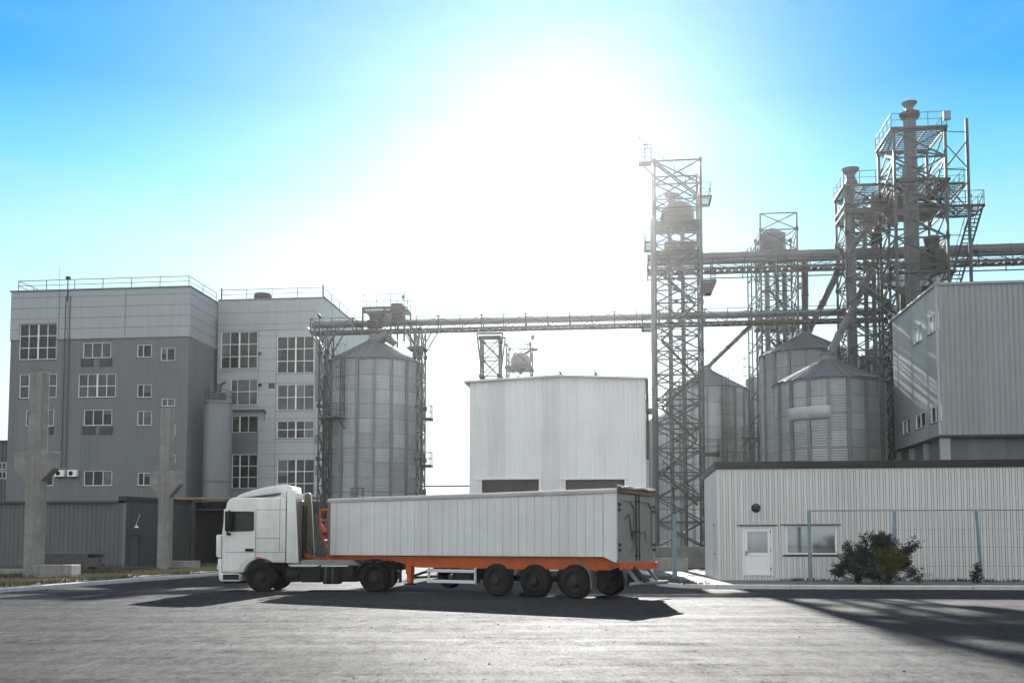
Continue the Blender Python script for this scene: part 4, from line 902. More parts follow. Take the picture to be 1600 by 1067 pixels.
q = MB(); x, z = fgT.front(1479, 182, -2.2); q.box(x - .25, x + .25, -2.4, -2.15, z - .3, z + .35); q.build('control_box', m_blue, T, bevel=.02)
q = MB(); z = HZ(420, 70.5); q.box(-.1, 1.9, -1.6, .4, z, z + 1.2); q.tube((.9, -1.4, z + 1.2), (.9, -1.4, z + 2.4), .4, 10, .6); q.box(.9, 1.6, -1.9, -1.62, z + .3, z + 1.4); q.build('drive_unit', m_steeld, T, bevel=.03)
q = MB(); q.prism([(-2.0, HZ(312, 70.5)), (2.2, HZ(312, 70.5)), (1.4, HZ(330, 70.5)), (-1.4, HZ(330, 70.5))], -.8, .6); q.build('hopper', m_brown, T)
q = MB(); q.box(-.9, 1.6, .3, 1.6, HZ(470, 70.5), HZ(438, 70.5)); q.build('boot', m_steeld, T, bevel=.03)

# support trestle under the conveyor behind the warehouse
p = P(767.5, 560, 80.4); f1 = Fr(p.x, p.y, TH); T = fthing(f1, 'conveyor_trestle', 'narrow lattice trestle holding the conveyor above the warehouse roof', 'trestle', 'conveyor trestles')
zt = HZ(517, 79); lattice(T, 1.5, 1.5, 0, zt - .5, 1.55, .13, .07, .08, False)
q = MB()
for y in (-.9, .9): q.bar((-1.05, y, zt - .1), (1.05, y, zt - .1), .14); q.bar((-1.05, y, zt - .1), (-.75, y * .83, zt - 2.6), .1); q.bar((1.05, y, zt - .1), (.75, y * .83, zt - 2.6), .1)
q.bar((-.9, -.9, zt - .45), (.9, -.9, zt - .45), .3); q.build('head_frame', m_steel, T)
# two trestles beside silo C
for px, Y, lb, z1 in ((510, 77.6, 'lattice trestle holding the conveyor end, left of the silo', HZ(520, 79)), (656.5, 79.2, 'lattice trestle holding the conveyor, right of the silo', HZ(515, 79))):
    p = P(px, 560, Y); f1 = Fr(p.x, p.y, TH); T = fthing(f1, 'conveyor_trestle', lb, 'trestle', 'conveyor trestles'); lattice(T, .55 if px > 600 else .65, 1.6, 0, z1, 2.0, .11, .06, .06, False)
    for y in (-.8, .8):
        for s in (-1, 1): MB().bar((.3 * s, y, z1 - 1.7), (1.3 * s, y, z1), .08).build('knee_brace', m_steel, T)
    if px > 600:
        for py in (655, 728): plat(T, .35, .95, -.6, .4, HZ(py, 79), True, None, .6)
# far small tower
p = P(812, 560, 120); f1 = Fr(p.x, p.y, TH); T = fthing(f1, 'elevator_tower', 'small distant lattice tower with hopper peeping over the warehouse roof', 'tower')
zq = HZ(542, 120); lattice(T, 2.9, 2.9, 0, zq, 2.6, .14, .08, .09, False); cyclone(T, .1, 0, HZ(585, 120), 1.2, 2.6); cap(T, -.3, 0, HZ(567, 120), .3, 1.2); plat(T, -1.6, 1.6, -1.6, 1.6, HZ(577, 120), False)
plat(T, 1.3, 2.2, -1.4, -.4, HZ(549, 120)); q = MB(); q.box(1.5, 1.9, -1.2, -.9, HZ(549, 120) + 1.2, HZ(549, 120) + 1.7); q.build('lamp_box', m_steeld, T); stair(T, (0, -1, HZ(560, 120)), (1.4, -1, HZ(549, 120)), .5)

# ================================================================== CONVEYOR GALLERIES
def gallery(name, label, fr, x0, x1, zdeck, zrail, zc, rc, mat_deck, w=1.1, step=3.1, boxy=False, zc2=None):
    T = fthing(fr, name, label, 'conveyor', 'conveyor galleries')
    q = MB()
    if boxy:
        q.box(x0, x1, -.35, .35, zc - rc, zc + rc)
        n = int((x1 - x0) / 2.4)
        for k in range(n + 1): x = x0 + (x1 - x0) * k / n; q.box(x - .04, x + .04, -.39, .39, zc - rc - .04, zc + rc + .04)
    else:
        q.tube((x0, 0, zc), (x1, 0, zc), rc, 14)
        n = int((x1 - x0) / 2.5)
        for k in range(1, n): x = x0 + (x1 - x0) * k / n; q.tube((x - .04, 0, zc), (x + .04, 0, zc), rc + .045, 14)
    q.build('conveyor_casing', m_duct, T, smooth=40)
    if zc2: q = MB(); q.tube((x0, -.2, zc2), (x1, -.2, zc2), .17, 10); q.build('lower_pipe', m_duct, T, smooth=40)
    q = MB(); n = int((x1 - x0) / step)
    for y in (-w / 2, w / 2): q.bar((x0, y, zdeck), (x1, y, zdeck), .17); q.bar((x0, y, zdeck - .42), (x1, y, zdeck - .42), .08) if boxy else None
    for k in range(int((x1 - x0) / .8)): x = x0 + k * .8; q.bar((x, -w / 2, zdeck - .03), (x, w / 2, zdeck - .03), .08)
    for k in range(int((x1 - x0) / .55)): x = x0 + k * .55; q.box(x, x + .42, .1, w / 2, zdeck + .06, zdeck + .09)
    q.build('walkway', mat_deck, T)
    q = MB()
    for y in (-w / 2 - .02, w / 2 + .02):
        q.tube((x0, y, zrail), (x1, y, zrail), .028, 5); q.tube((x0, y, zdeck + .55), (x1, y, zdeck + .55), .02, 5)
        for k in range(n + 1):
            x = x0 + (x1 - x0) * k / n; q.bar((x, y, zdeck - (.5 if boxy else .1)), (x, y, zrail), .10 if k % 2 == 0 else .07)
            if k < n: x2 = x0 + (x1 - x0) * (k + 1) / n; q.bar((x, y, zrail if k % 2 == 0 else zdeck), (x2, y, zdeck if k % 2 == 0 else zrail), .05)
    q.build('truss', m_steel, T)
    return T
f1 = Fr(-11.3, 80.0, TH); zd = HZ(515.5, 79.2)
G1 = gallery('conveyor_gallery', 'long lower conveyor gallery spanning from the left silo to the right towers', f1, -5.0, 40.5, zd, HZ(494.5, 79.2), HZ(502.8, 79.2), .25, m_brown, 1.1, 1.75)
f2 = Fr(11.3, 77.4, TH); zd2 = HZ(421, 76.5)
gallery('conveyor_gallery', 'upper conveyor gallery running right from the tall middle tower out of frame', f2, -.6, 34, zd2, HZ(404, 76.5), HZ(400, 76.5), .28, m_brown, 1.3, 2.4, True, HZ(409, 76.5))
# railed end bay of the lower gallery and the head station on silo C
fhs = Fr(-11.3, 80.0, TH); T = fthing(fhs, 'head_station', 'rusty drive platform with railings over the left silo', 'platform')
X0, ZP0 = fhs.front(572, 486); X1 = fhs.front(636, 486)[0]
plat(T, X0, X1, -1.0, 1.4, ZP0, True, m_brown, 1.0)
q = MB()
for x in (X0, (X0 + X1) / 2 + .6, X1):
    for y in (-1.0, 1.4): q.bar((x, y, zaC - .6 if abs(x) > 1 else zd), (x, y, ZP0), .13)
q.bar((X0, -1, ZP0 - .35), (X1 + .4, -1, ZP0 - .35), .16); q.bar((X0, -1, ZP0), (X0 + 1.1, -1, ZP0 - 1.3), .1); q.build('frame', m_steel, T)
q = MB(); q.box(X0 + .4, X0 + 1.8, -.5, .7, ZP0 - 1.2, ZP0 - .3); q.tube((X0 + .3, -.6, zd + .5), (X0 + 1.5, -.6, zd + .5), .38, 12); q.box(X0 + 2.2, X0 + 3.1, -.6, .4, ZP0 - .9, ZP0 + .45); q.tube((X0 + 1.5, -.7, zd + .3), (X1, -.7, zd + .9), .12, 8); q.build('drive_unit', m_brown, T, bevel=.03)
xc = fhs.front(583, 525)[0]; q = MB(); q.tube((xc, 0, zaC), (xc, 0, zd), .25, 12); q.build('spout', m_brown, T, smooth=40)
x, z = fhs.front(603, 532); q = MB(); q.tube((x - .5, -.6, z - .2), (x + .2, -.6, z + .35), .42, 12); q.tube((x + .1, -.6, z + .2), (x + .9, -.6, z - .4), .3, 10); q.tube((x + .1, -.6, z), (x + .2, -.6, zd), .2, 10); q.build('fan', m_duct, T, smooth=40)
x, z = fhs.front(637, 517); stair(T, (x + .9, -.8, z - 1.55), (x, -.8, z), .8); stair(T, (x + .2, -.8, z - 3.4), (x + 1.0, -.8, z - 1.6), .7)
plat(T, x + .3, x + 1.5, -1.2, .2, z - 1.6, False)
q = MB(); x, z = fhs.front(624.5, 470); q.tube((x, 1.2, ZP0), (x, 1.2, z + .5), .02, 5); q.box(x - .06, x + .1, 1.1, 1.3, z + .45, z + .75); q.build('lamp_mast', m_steeld, T)
x, z = fhs.front(503, 497); q = MB(); q.tube((x, -.6, zd), (x, -.6, z), .03, 5); q.tube((x - .15, -.6, z + .2), (x + .1, -.6, z - .1), .1, 8); q.build('floodlight', m_dark, T)

# ================================================================== CHUTES
def chute(a, b, r, label):
    q = MB(); a = Vector(a); b = Vector(b); q.tube(a, b, r, 14); n = max(2, int((b - a).length / 2.5))
    for k in range(n + 1): p = a.lerp(b, k / n); d_ = (b - a).normalized() * .04; q.tube(p - d_, p + d_, r + .05, 14)
    return tag(q.build('grain_chute', m_duct, smooth=40), label, 'chute', 'grain chutes')
chute(P(1176, 505, 78), P(1107, 572, 95), .2, 'thin sloping grain chute dropping to the silo behind the middle tower')
chute(P(1308, 428, 76), P(1265, 515, 82), .26, 'sloping grain chute reaching the tall silo top from the upper conveyor')
chute(P(1257.5, 405, 76.2), P(1258, 514, 81.5), .27, 'upright grain chute standing on the tall silo top')
chute(P(1338, 470, 75), P(1296, 554, 68), .27, 'sloping grain chute ending on the nearest silo top')
chute(P(1362, 420, 75), P(1336, 475, 75), .27, 'sloping grain chute between upper and lower conveyors beside the railed tower')
chute(P(1345, 445, 74), P(1410, 495, 78), .24, 'grain chute sloping right towards the shaded silo behind the grey block')
chute(P(1224, 495, 80), P(1232, 524, 80), .22, 'short grain chute on the left shoulder of the tall silo')

# plinth and low walls in the lane
fpl = Fr(9.3, 70.5, TH); q = MB(); q.box(0, 30, 0, 14, 0, 1.5); o = q.build('concrete_plinth', m_wall, bevel=.03); o.location = fpl.wld(o.location); o.rotation_euler = (0, 0, TH); tag(o, 'long low concrete plinth under the lattice tower and silos', 'plinth')
q = MB(); a = G(1011, 896, 0); q.box(-.14, .14, 0, 4.5, 0, .8); o = q.build('low_wall', m_kerb, bevel=.02); o.location = (a.x, a.y - 1, 0); o.rotation_euler = (0, 0, TH); tag(o, 'short white painted wall end behind the trailer tail', 'wall')
q = MB(); q.box(-6, .0, 0, .2, 0, .85); o = q.build('low_wall', m_wall, bevel=.02); o.location = (a.x - .5, a.y + 1.5, 0); o.rotation_euler = (0, 0, TH); tag(o, 'grey low concrete wall seen under the trailer tail', 'wall')

# ================================================================== SHRUBS
def shrub(px, Y, lobes, label, name, nleaf, olive=None, group='shrubs by the office'):
    c = P(px, 900, Y); T = thing(name, label, 'shrub', (c.x, c.y, .12), 0, group); rnd = random.Random(int(px))
    leaf = MB(); ol = MB(); st = MB()
    for (lx, ly, lz, lr) in lobes:
        p1 = Vector((lx, ly, lz)); mid = Vector((lx * .35, ly * .35, lz * .5)); st.tube((0, 0, 0), mid, .03, 5, .02); st.tube(mid, p1, .02, 5, .008)
        for b in range(9):
            dr = Vector((rnd.gauss(0, 1), rnd.gauss(0, 1), rnd.gauss(.35, .8))).normalized(); tip = p1 + dr * lr * rnd.uniform(.7, 1.25); root = mid.lerp(p1, rnd.uniform(.3, 1)); st.tube(root, tip, .008, 4, .003)
            for k in range(nleaf):
                t = rnd.random() ** .7; q = root.lerp(tip, t) + Vector((rnd.gauss(0, .045), rnd.gauss(0, .045), rnd.gauss(0, .045)))
                d = Vector((rnd.gauss(0, 1), rnd.gauss(0, 1), rnd.gauss(-.1, .7))).normalized(); s = d.cross(Vector((rnd.gauss(0, 1), rnd.gauss(0, 1), rnd.gauss(0, 1)))).normalized(); ll = rnd.uniform(.035, .115); ww = ll * .30
                tgt = leaf
                if olive and any((q - Vector(o_[:3])).length < o_[3] for o_ in olive): tgt = ol  # spheres where lens flare is painted on as olive leaves
                tgt.face([q, q + d * ll * .5 + s * ww, q + d * ll, q + d * ll * .5 - s * ww])
    leaf.build('foliage', m_leaf, T)
    if ol.f: ol.build('flare_tint_foliage', m_flare, T)
    st.build('stems', m_bark, T)
rr = random.Random(3)
def lob(cx, cz, rx, rz, n): return [(cx + rr.gauss(0, rx), rr.gauss(0, .35), max(.38, cz + rr.gauss(0, rz)), rr.uniform(.3, .5)) for _ in range(n)]
shrub(1388, 37.6, lob(-.05, .95, .42, .40, 26) + [(-.4, 0, 1.6, .3), (.1, 0, 1.5, .35), (.75, 0, 1.2, .3), (.8, 0, .85, .26), (-.2, -.2, 1.75, .22)], 'bigger dark leafy shrub with olive lens flare painted into its centre leaves on the kerb before the office', 'shrub', 55, [(0, -.2, .85, .62)])
shrub(1341, 38.6, lob(0, .75, .45, .33, 17) + [(-.75, 0, .55, .3), (-.35, 0, 1.35, .3), (.2, 0, 1.25, .25), (-.9, 0, .35, .25)], 'smaller dark leafy shrub with olive lens flare painted into its centre leaves under the office window', 'shrub', 48, [(.0, -.2, .68, .40)])
shrub(1527, 38.2, [(0, 0, .35, .22), (.02, 0, .6, .16), (-.05, 0, .18, .2)], 'tiny dark sapling at the foot of the leaning blue post by the wall', 'sapling', 25)

# ================================================================== TRACTOR
RZ = -RD(2.0); e2 = Vector((sin(RD(2)), cos(RD(2)), 0)); o0 = Vector((-8.505, 33.9, 0)) + e2 * 1.22
T = thing('truck_tractor', 'white lorry tractor with high roof deflector coupled to the trailer', 'truck', o0, RZ); TR = T
K = 46.02
fx = lambda px: (px - 408.6) / K
fz2 = lambda py: CAMZ + (HOR - py) / K
def pp(l): return [(fx(a), fz2(b)) for a, b in l]
NY = -1.22
arch = [(408.6 + 29 * cos(t), 901.5 - 29 * sin(t)) for t in [RD(52 + i * 11.5) for i in range(11)]]
body = [(347, 894), (346.8, 872), (346.3, 836), (348.8, 812), (351.5, 795), (353.5, 785), (357.5, 779.5), (364, 777), (447.5, 777), (447.5, 879)] + arch + [(377, 894)]
q = MB(); q.prism(pp(body), NY, 1.22); q.build('cab', m_white, T, smooth=35, bevel=.045, seg=3)
q = MB(); q.prism(pp([(364, 777.2), (369, 773), (389, 765.8), (411, 760.5), (432, 757), (445, 755.8), (446.5, 767), (437, 769), (372, 776.9)]), -1.02, 1.02); q.build('roof_deflector', m_white, T, smooth=35, bevel=.03)
for s in (-1, 1):
    q = MB(); y0, y1 = (NY - .005, NY + .05) if s < 0 else (1.17, 1.225)
    q.prism(pp([(448.3, 879), (448.3, 765.5), (456, 763.5), (459.5, 765.5), (462, 785), (467.6, 878), (467, 879)]), y0, y1); q.build('side_fairing', m_white, T, smooth=35, bevel=.012)
q = MB(); q.prism(pp([(437.5, 776.5), (438, 768.5), (447.7, 766), (447.7, 776.5)]), -1.17, 1.17); q.build('roof_rear', m_white, T, bevel=.02)
q = MB(); q.box(fx(447.8), fx(449.5), -1.15, 1.15, 1.0, fz2(779)); q.build('cab_back', m_liner, T)
q = MB(); q.prism(pp([(449.5, 878), (449.5, 766.5), (456, 764.5), (459, 766.5), (461.5, 785), (467, 877)]), 1.150, 1.1695); q.build('fairing_liner', m_liner, T)
q = MB(); q.box(fx(450), fx(455), -1.1, -.7, 1.05, 2.7); q.tube((fx(453), .9, 1.1), (fx(453), .9, 3.0), .09, 10); q.build('intake_stack', m_dark, T)
# windscreen and grille on the front
q = MB(); q.face([(fx(346.1), -1.1, fz2(836)), (fx(346.1), 1.1, fz2(836)), (fx(351.2), 1.05, fz2(795)), (fx(351.2), -1.05, fz2(795))]); q.face([(fx(346.1), -1.1, fz2(836)), (fx(346.6), -1.1, fz2(838)), (fx(346.6), 1.1, fz2(838)), (fx(346.1), 1.1, fz2(836))]); q.build('windscreen', m_glass, T)
q = MB()
for k in range(6): q.box(fx(345.6), fx(346.9), -.9, .9, 1.15 + k * .11, 1.21 + k * .11)
q.build('grille', m_dark, T)
for s in (-1, 1):
    q = MB(); ya, yb = (NY - .05, NY + .28) if s < 0 else (1.22 - .28, 1.27)
    q.prism(pp([(338.2, 836.5), (340, 835), (346.2, 835), (346.2, 871), (344, 871), (338.6, 869)]), ya, yb); q.build('corner_deflector', m_white, T, smooth=35, bevel=.03)
q = MB(); q.prism(pp([(341, 872), (346.5, 872), (346.7, 895), (376, 895.5), (375.5, 907.5), (347, 907.5), (343.5, 905), (341.3, 884)]), NY - .03, 1.25); q.build('bumper', m_white, T, smooth=35, bevel=.03)
q = MB(); q.box(fx(350), fx(375), NY - .036, NY - .02, fz2(905), fz2(896.5)); q.build('step_panel', m_rim, T)
q = MB(); q.box(fx(350), fx(374), -1.15, 1.15, fz2(911), fz2(907.6)); q.build('lower_valance', m_dark, T)
for s in (-1, 1):
    q = MB(); ya, yb = (NY - .045, NY + .3) if s < 0 else (.92, 1.265)
    q.box(fx(340.4), fx(344.5), ya, yb, fz2(889.5), fz2(882)); q.build('headlight', m_lamp, T, bevel=.01)
# doors both sides
for s in (-1, 1):
    sg = lambda d_: (NY - d_) if s < 0 else (1.22 + d_)
    q = MB(); dpoly = [(349.5, 795), (399.3, 796.5), (399.3, 868.5), (396, 871), (386, 874.5), (378, 882), (374, 891), (350, 891), (348.8, 836)]
    wn = [(353, 800), (396, 800), (396.2, 827), (394.5, 828.7), (353.5, 830), (352.2, 827)]
    q.prism(pp(dpoly), sg(-.01), sg(.012)); do = q.build('door', m_white, T, bevel=.008, seg=2)
    q = MB(); q.prism(pp([(354.5, 798.6), (395.5, 799), (397, 800.5), (397.3, 827.5), (395.5, 829.5), (354, 830.6), (352, 829), (352.6, 801)]), sg(.0125), sg(.018)); wo = q.build('window', m_dark, do)
    q = MB(); q.prism(pp([(355.5, 800.2), (394.5, 800.5), (395.6, 801.5), (395.8, 826.3), (394.6, 828), (355, 828.8), (353.8, 827.5), (354.3, 801.5)]), sg(.0182), sg(.021)); q.build('pane', m_glass, wo)
    q = MB(); q.prism(pp([(384, 856.8), (397.5, 856.8), (397.5, 861), (384, 861)]), sg(.0122), sg(.03)); q.build('handle', m_dark, do, bevel=.004)
    q = MB(); w = .012
    def ln(x0, y0, x1, y1, e=0):
        a = (fx(x0), fz2(y0)); b = (fx(x1), fz2(y1))
        q.box(min(a[0], b[0]) - w / 2, max(a[0], b[0]) + w / 2, sg(-.002), sg(.003 + e), min(a[1], b[1]) - w / 2, max(a[1], b[1]) + w / 2)
    ln(400, 796, 400, 869.5); ln(400.5, 796.2, 459, 796.2); ln(437.7, 777.5, 437.7, 861, .001); ln(401, 862.3, 467, 862.3, .0015); ln(447.9, 766, 447.9, 878, .006); ln(401, 840.4, 437, 840.4); ln(354, 862.3, 399, 862.3, .0105)
    q.build('panel_gap', m_rim, T)
    q = MB(); q.prism(pp([(409.5, 800), (428.5, 800), (429.5, 801), (429.5, 825.5), (428.5, 826.5), (409.5, 826.5), (408.5, 825.5), (408.5, 801)]), sg(-.001), sg(.01)); q.build('locker_panel', m_white, T, bevel=.009)
    q = MB(); q.prism(pp([(400.5, 869.8), (408.5, 869.8), (408, 871.8), (400.5, 871.8)]), sg(.0), sg(.02)); q.build('side_marker', m_red, T)
    # mirror
    y0, y1 = (NY - .34, NY - .12) if s < 0 else (1.34, 1.56)
    q = MB(); q.prism(pp([(355.5, 799), (363, 798.3), (364.5, 800), (364, 826), (361, 830), (356, 829.5)]), y0, y1); mo = q.build('mirror', m_dark, T, bevel=.03, smooth=35)
    q = MB(); q.path([(fx(359), (y0 + y1) / 2, fz2(829)), (fx(358), (y0 + y1) / 2, fz2(834.5)), (fx(360), sg(.0), fz2(835))], .025, 6); q.path([(fx(360), (y0 + y1) / 2, fz2(799)), (fx(358), sg(0), fz2(797.5))], .025, 6); q.box(fx(355.5), fx(361), sg(.01), sg(.07), fz2(836), fz2(832)); q.build('mirror_arm', m_dark, mo)
# chassis
q = MB(); q.box(-.9, 4.75, -.45, -.35, .72, .98); q.box(-.9, 4.75, .35, .45, .72, .98)
for x in (.2, 1.5, 2.6, 3.4, 4.6): q.box(x, x + .12, -.35, .35, .76, .94)
q.build('chassis', m_chas, T)
q = MB(); q.box(-1.15, .80, -1.05, 1.05, .78, .995) if False else q.box(-.85, .75, -.95, .95, 1.22, 1.3); q.build('engine_cover', m_chas, T)
q = MB(); q.box(fx(450), fx(467), -1.05, 1.05, fz2(884), fz2(880)); q.prism([(fx(467.8), fz2(882.5)), (fx(560), fz2(882.5)), (fx(548), fz2(874.5)), (fx(470), fz2(875))], -.95, .6); q.build('catwalk', m_alud, T)
q = MB()
for x in (fx(455), fx(503)): q.box(x, x + .9, -1.19, -.96, fz2(884.5), fz2(882.7))
q.box(fx(452), fx(500), -1.2, -1.16, fz2(883), fz2(881.8)); q.build('step_plate', m_alu, T)
q = MB(); q.lathe([(.0, 0), (.2, .01), (.25, .06), (.25, .46), (.2, .51), (0, .52)], 20, (fx(445), -.88, .58), 'x'); q.build('air_tank', m_chas, T, smooth=35)
q = MB(); q.box(fx(470), fx(503), -1.15, -.5, .32, .86); q.build('battery_box', m_dark, T, bevel=.05)
q = MB(); q.prism([(-1.17, .34), (-1.1, .26), (-.6, .26), (-.5, .34), (-.5, .78), (-.58, .86), (-1.1, .86), (-1.17, .78)], fx(505), fx(531), 'yz'); tk = q.build('fuel_tank', m_dark, T, bevel=.04, smooth=35)
for px in (509, 520): q = MB(); q.box(fx(px), fx(px) + .05, -1.19, -1.171, .28, .85); q.build('tank_strap', m_steel, tk)
q = MB(); q.box(fx(533), fx(553), -1.1, -.5, .38, .86); q.build('tool_box', m_dark, T, bevel=.04)
q = MB(); q.box(-.0, 1.6, .5, 1.15, .3, .85) if False else q.box(1.4, 3.0, .5, 1.15, .28, .86); q.build('far_tank', m_dark, T, bevel=.05)
q = MB(); q.lathe([(.58, 0), (.62, 0.0), (.62, .06), (.58, .06)], 12, (0, 0, 0), 'y') if False else None
def wheel(parent, x, y, R, width, dual, side, m_r=m_rim):
    """side = -1 when the outer face looks to -y"""
    q = MB(); s = side
    def tyre(yc, w):
        pr = [(R * .58, -w / 2 + .02), (R * .72, -w / 2 - .005), (R * .9, -w / 2 + .002), (R * .975, -w / 2 + .03), (R, -w / 2 + .055), (R, -.035), (R - .014, -.03), (R - .014, -.018), (R, -.013), (R, .013), (R - .014, .018), (R - .014, .03), (R, .035), (R, w / 2 - .055), (R * .975, w / 2 - .03), (R * .9, w / 2 - .002), (R * .72, w / 2 + .005), (R * .58, w / 2 - .02)]
        q.lathe(pr, 40, (x, yc, R), 'y')
    tyre(y, width)
    if dual: tyre(y - s * (width + .06), width)
    o = q.build('wheel', m_rub, parent, smooth=40)
    q = MB(); yo = y + s * (width / 2 - .03)
    def yy(v): return s * v
    pr = [(R * .60, .02), (R * .585, -.02), (R * .56, -.05), (R * .53, -.07), (R * .42, -.085 if not dual else -.14), (R * .33, -.06 if not dual else -.13), (R * .29, -.05 if not dual else -.12), (R * .24, .04), (R * .18, .055), (0, .06)]
    q.lathe([(a, yy(b)) for a, b in pr], 32, (x, yo, R), 'y')
    for k in range(10):
        t = 2 * pi * k / 10; cx, cz = x + R * .36 * cos(t), R + R * .36 * sin(t); q.tube((cx, yo + s * (-.09 if not dual else -.13), cz), (cx, yo + s * (-.03 if not dual else -.08), cz), .018, 6)
    q.build('rim', m_r, o, smooth=35)
    return o
for s in (-1, 1):
    wheel(T, 0, s * 1.05, .5, .31, False, s); wheel(T, 3.85, s * 1.06, .5, .28, True, s)
q = MB(); q.tube((0, -1, .5), (0, 1, .5), .07, 8); q.tube((3.85, -1, .5), (3.85, 1, .5), .1, 8); q.lathe([(.0, -.3), (.25, -.2), (.3, 0), (.25, .2), (0, .3)], 16, (3.85, 0, .5), 'y'); q.build('axle', m_chas, T)
for s in (-1, 1):
    q = MB(); a0, a1 = RD(22), RD(158); n = 14; ya, yb = (s * 1.24, s * .5)
    for k in range(n):
        t0 = a0 + (a1 - a0) * k / n; t1 = a0 + (a1 - a0) * (k + 1) / n
        A = [(3.85 + r * cos(t), y_, .52 + r * sin(t)) for t in (t0, t1) for r in (.57, .60) for y_ in (ya, yb)]
        q.face([A[2], A[3], A[7], A[6]]); q.face([A[0], A[1], A[5], A[4]]); q.face([A[0], A[2], A[6], A[4]])
    q.build('mudguard', m_dark, T)
    q = MB(); q.box(4.42, 4.45, s * 1.2, s * .6, .25, .75); q.build('mud_flap', m_dark, T)
q = MB(); q.lathe([(.1, -.04), (.48, -.04), (.5, 0), (.48, .04), (.1, .05)], 24, (3.75, 0, 1.05)); q.build('fifth_wheel', m_chas, T, smooth=35)
# airlines (orange coil and thin hose)
q = MB(); pts = []; A = Vector((fx(468), -.35, fz2(867))); B = Vector((fx(509), -.1, fz2(869)))
for k in range(161):
    t = k / 160; p = A.lerp(B, t); p.z -= .12 * sin(pi * t); an = t * 2 * pi * 15; pts.append(p + Vector((0, cos(an) * .06, sin(an) * .06)))
q.path(pts, .016, 5); q.build('air_line', m_orange, T)
q = MB(); pts = [Vector((fx(468), .2, fz2(850)))]
for k in range(1, 21): t = k / 20; pts.append(Vector((fx(468) + t * (fx(508) - fx(468)), .2, fz2(850) - .55 * sin(pi * t) + t * .15)))
q.path(pts, .014, 5); q.build('hose', m_dark, T)

# ================================================================== TRAILER
PHI = RD(146); OT = Vector((3.76, 29.74, 0)); T = thing('semi_trailer', 'long white plank sided tipper trailer on an orange chassis', 'trailer', OT, PHI)
LT = 11.5; zb, zt = 1.235, 3.19
# plank sides
np_ = 37; w = (LT - .62) / np_
for s in (1, -1):
    q = MB()
    for k in range(np_):
        x = .52 + k * w; y = s * 1.25; dd = .004 if k % 2 else .0; wd = w - .012
        q.box(x, x + wd, s * (1.20), s * (1.245 - dd), zb, zt - .12)
    q.build('side_wall', m_alu, T)
q = MB(); q.box(.5, LT - .05, -1.21, 1.21, zb, zb + .06); q.box(.5, LT - .05, -1.195, -1.18, zb + .06, zt - .15); q.box(.5, LT - .05, 1.18, 1.195, zb + .06, zt - .15); q.box(LT - .10, LT, -1.25, 1.25, zb, zt - .05); q.build('box_body', m_alud, T)
for s in (1, -1):
    q = MB(); q.prism([(.08, zb - .16), (.14, zb - .16), (.5, zb + .0), (.5, zt - .12), (.08, zt - .12)], s * 1.262, s * 1.15)
    q.build('corner_post', m_alu, T, bevel=.012)
q = MB()
for s in (1, -1): q.prism([(s * 1.16, zt - .13), (s * 1.275, zt - .13), (s * 1.285, zt - .03), (s * 1.25, zt + .02), (s * 1.16, zt + .02)], .05, LT + .01, 'yz')
q.box(LT - .1, LT + .01, -1.155, 1.155, zt - .13, zt); q.build('top_rail', m_tarp, T, bevel=.012)
# tarpaulin with sag
q = MB(); nx, ny = 60, 8; rt = random.Random(5); gz = [[0] * (ny + 1) for _ in range(nx + 1)]
for i in range(nx + 1):
    for j in range(ny + 1): v = j / ny * 2 - 1; gz[i][j] = zt - .01 + .035 * (1 - v * v) + .006 * sin(i * .9 + j) * (1 - v * v)
for i in range(nx):
    for j in range(ny): X = lambda a: .1 + (LT - .15) * a / nx; Yv = lambda b: -1.2 + 2.4 * b / ny; q.face([(X(i), Yv(j), gz[i][j]), (X(i + 1), Yv(j), gz[i + 1][j]), (X(i + 1), Yv(j + 1), gz[i + 1][j + 1]), (X(i), Yv(j + 1), gz[i][j + 1])])
q.build('tarpaulin', m_tarp, T, smooth=60, merge=True)
q = MB()
pts = [Vector((.06 + .03 * sin(i * .8), -1.24 + 2.48 * i / 16, zt + .045 + .012 * sin(i * 1.3))) for i in range(17)]; q.path(pts, .065, 10)
pts = [Vector((-.02 + .03 * sin(i * .6 + 1), -1.1 + 2.3 * i / 16, zt + .02 + .015 * sin(i * .9 + 2))) for i in range(17)]; q.path(pts, .05, 10)
q.prism([(-1.2, zt - .14), (1.22, zt - .10), (1.22, zt + .03), (-1.2, zt + .03)], -.03, .0, 'yz')
q.build('rolled_flap', m_tarpb, T, smooth=50)
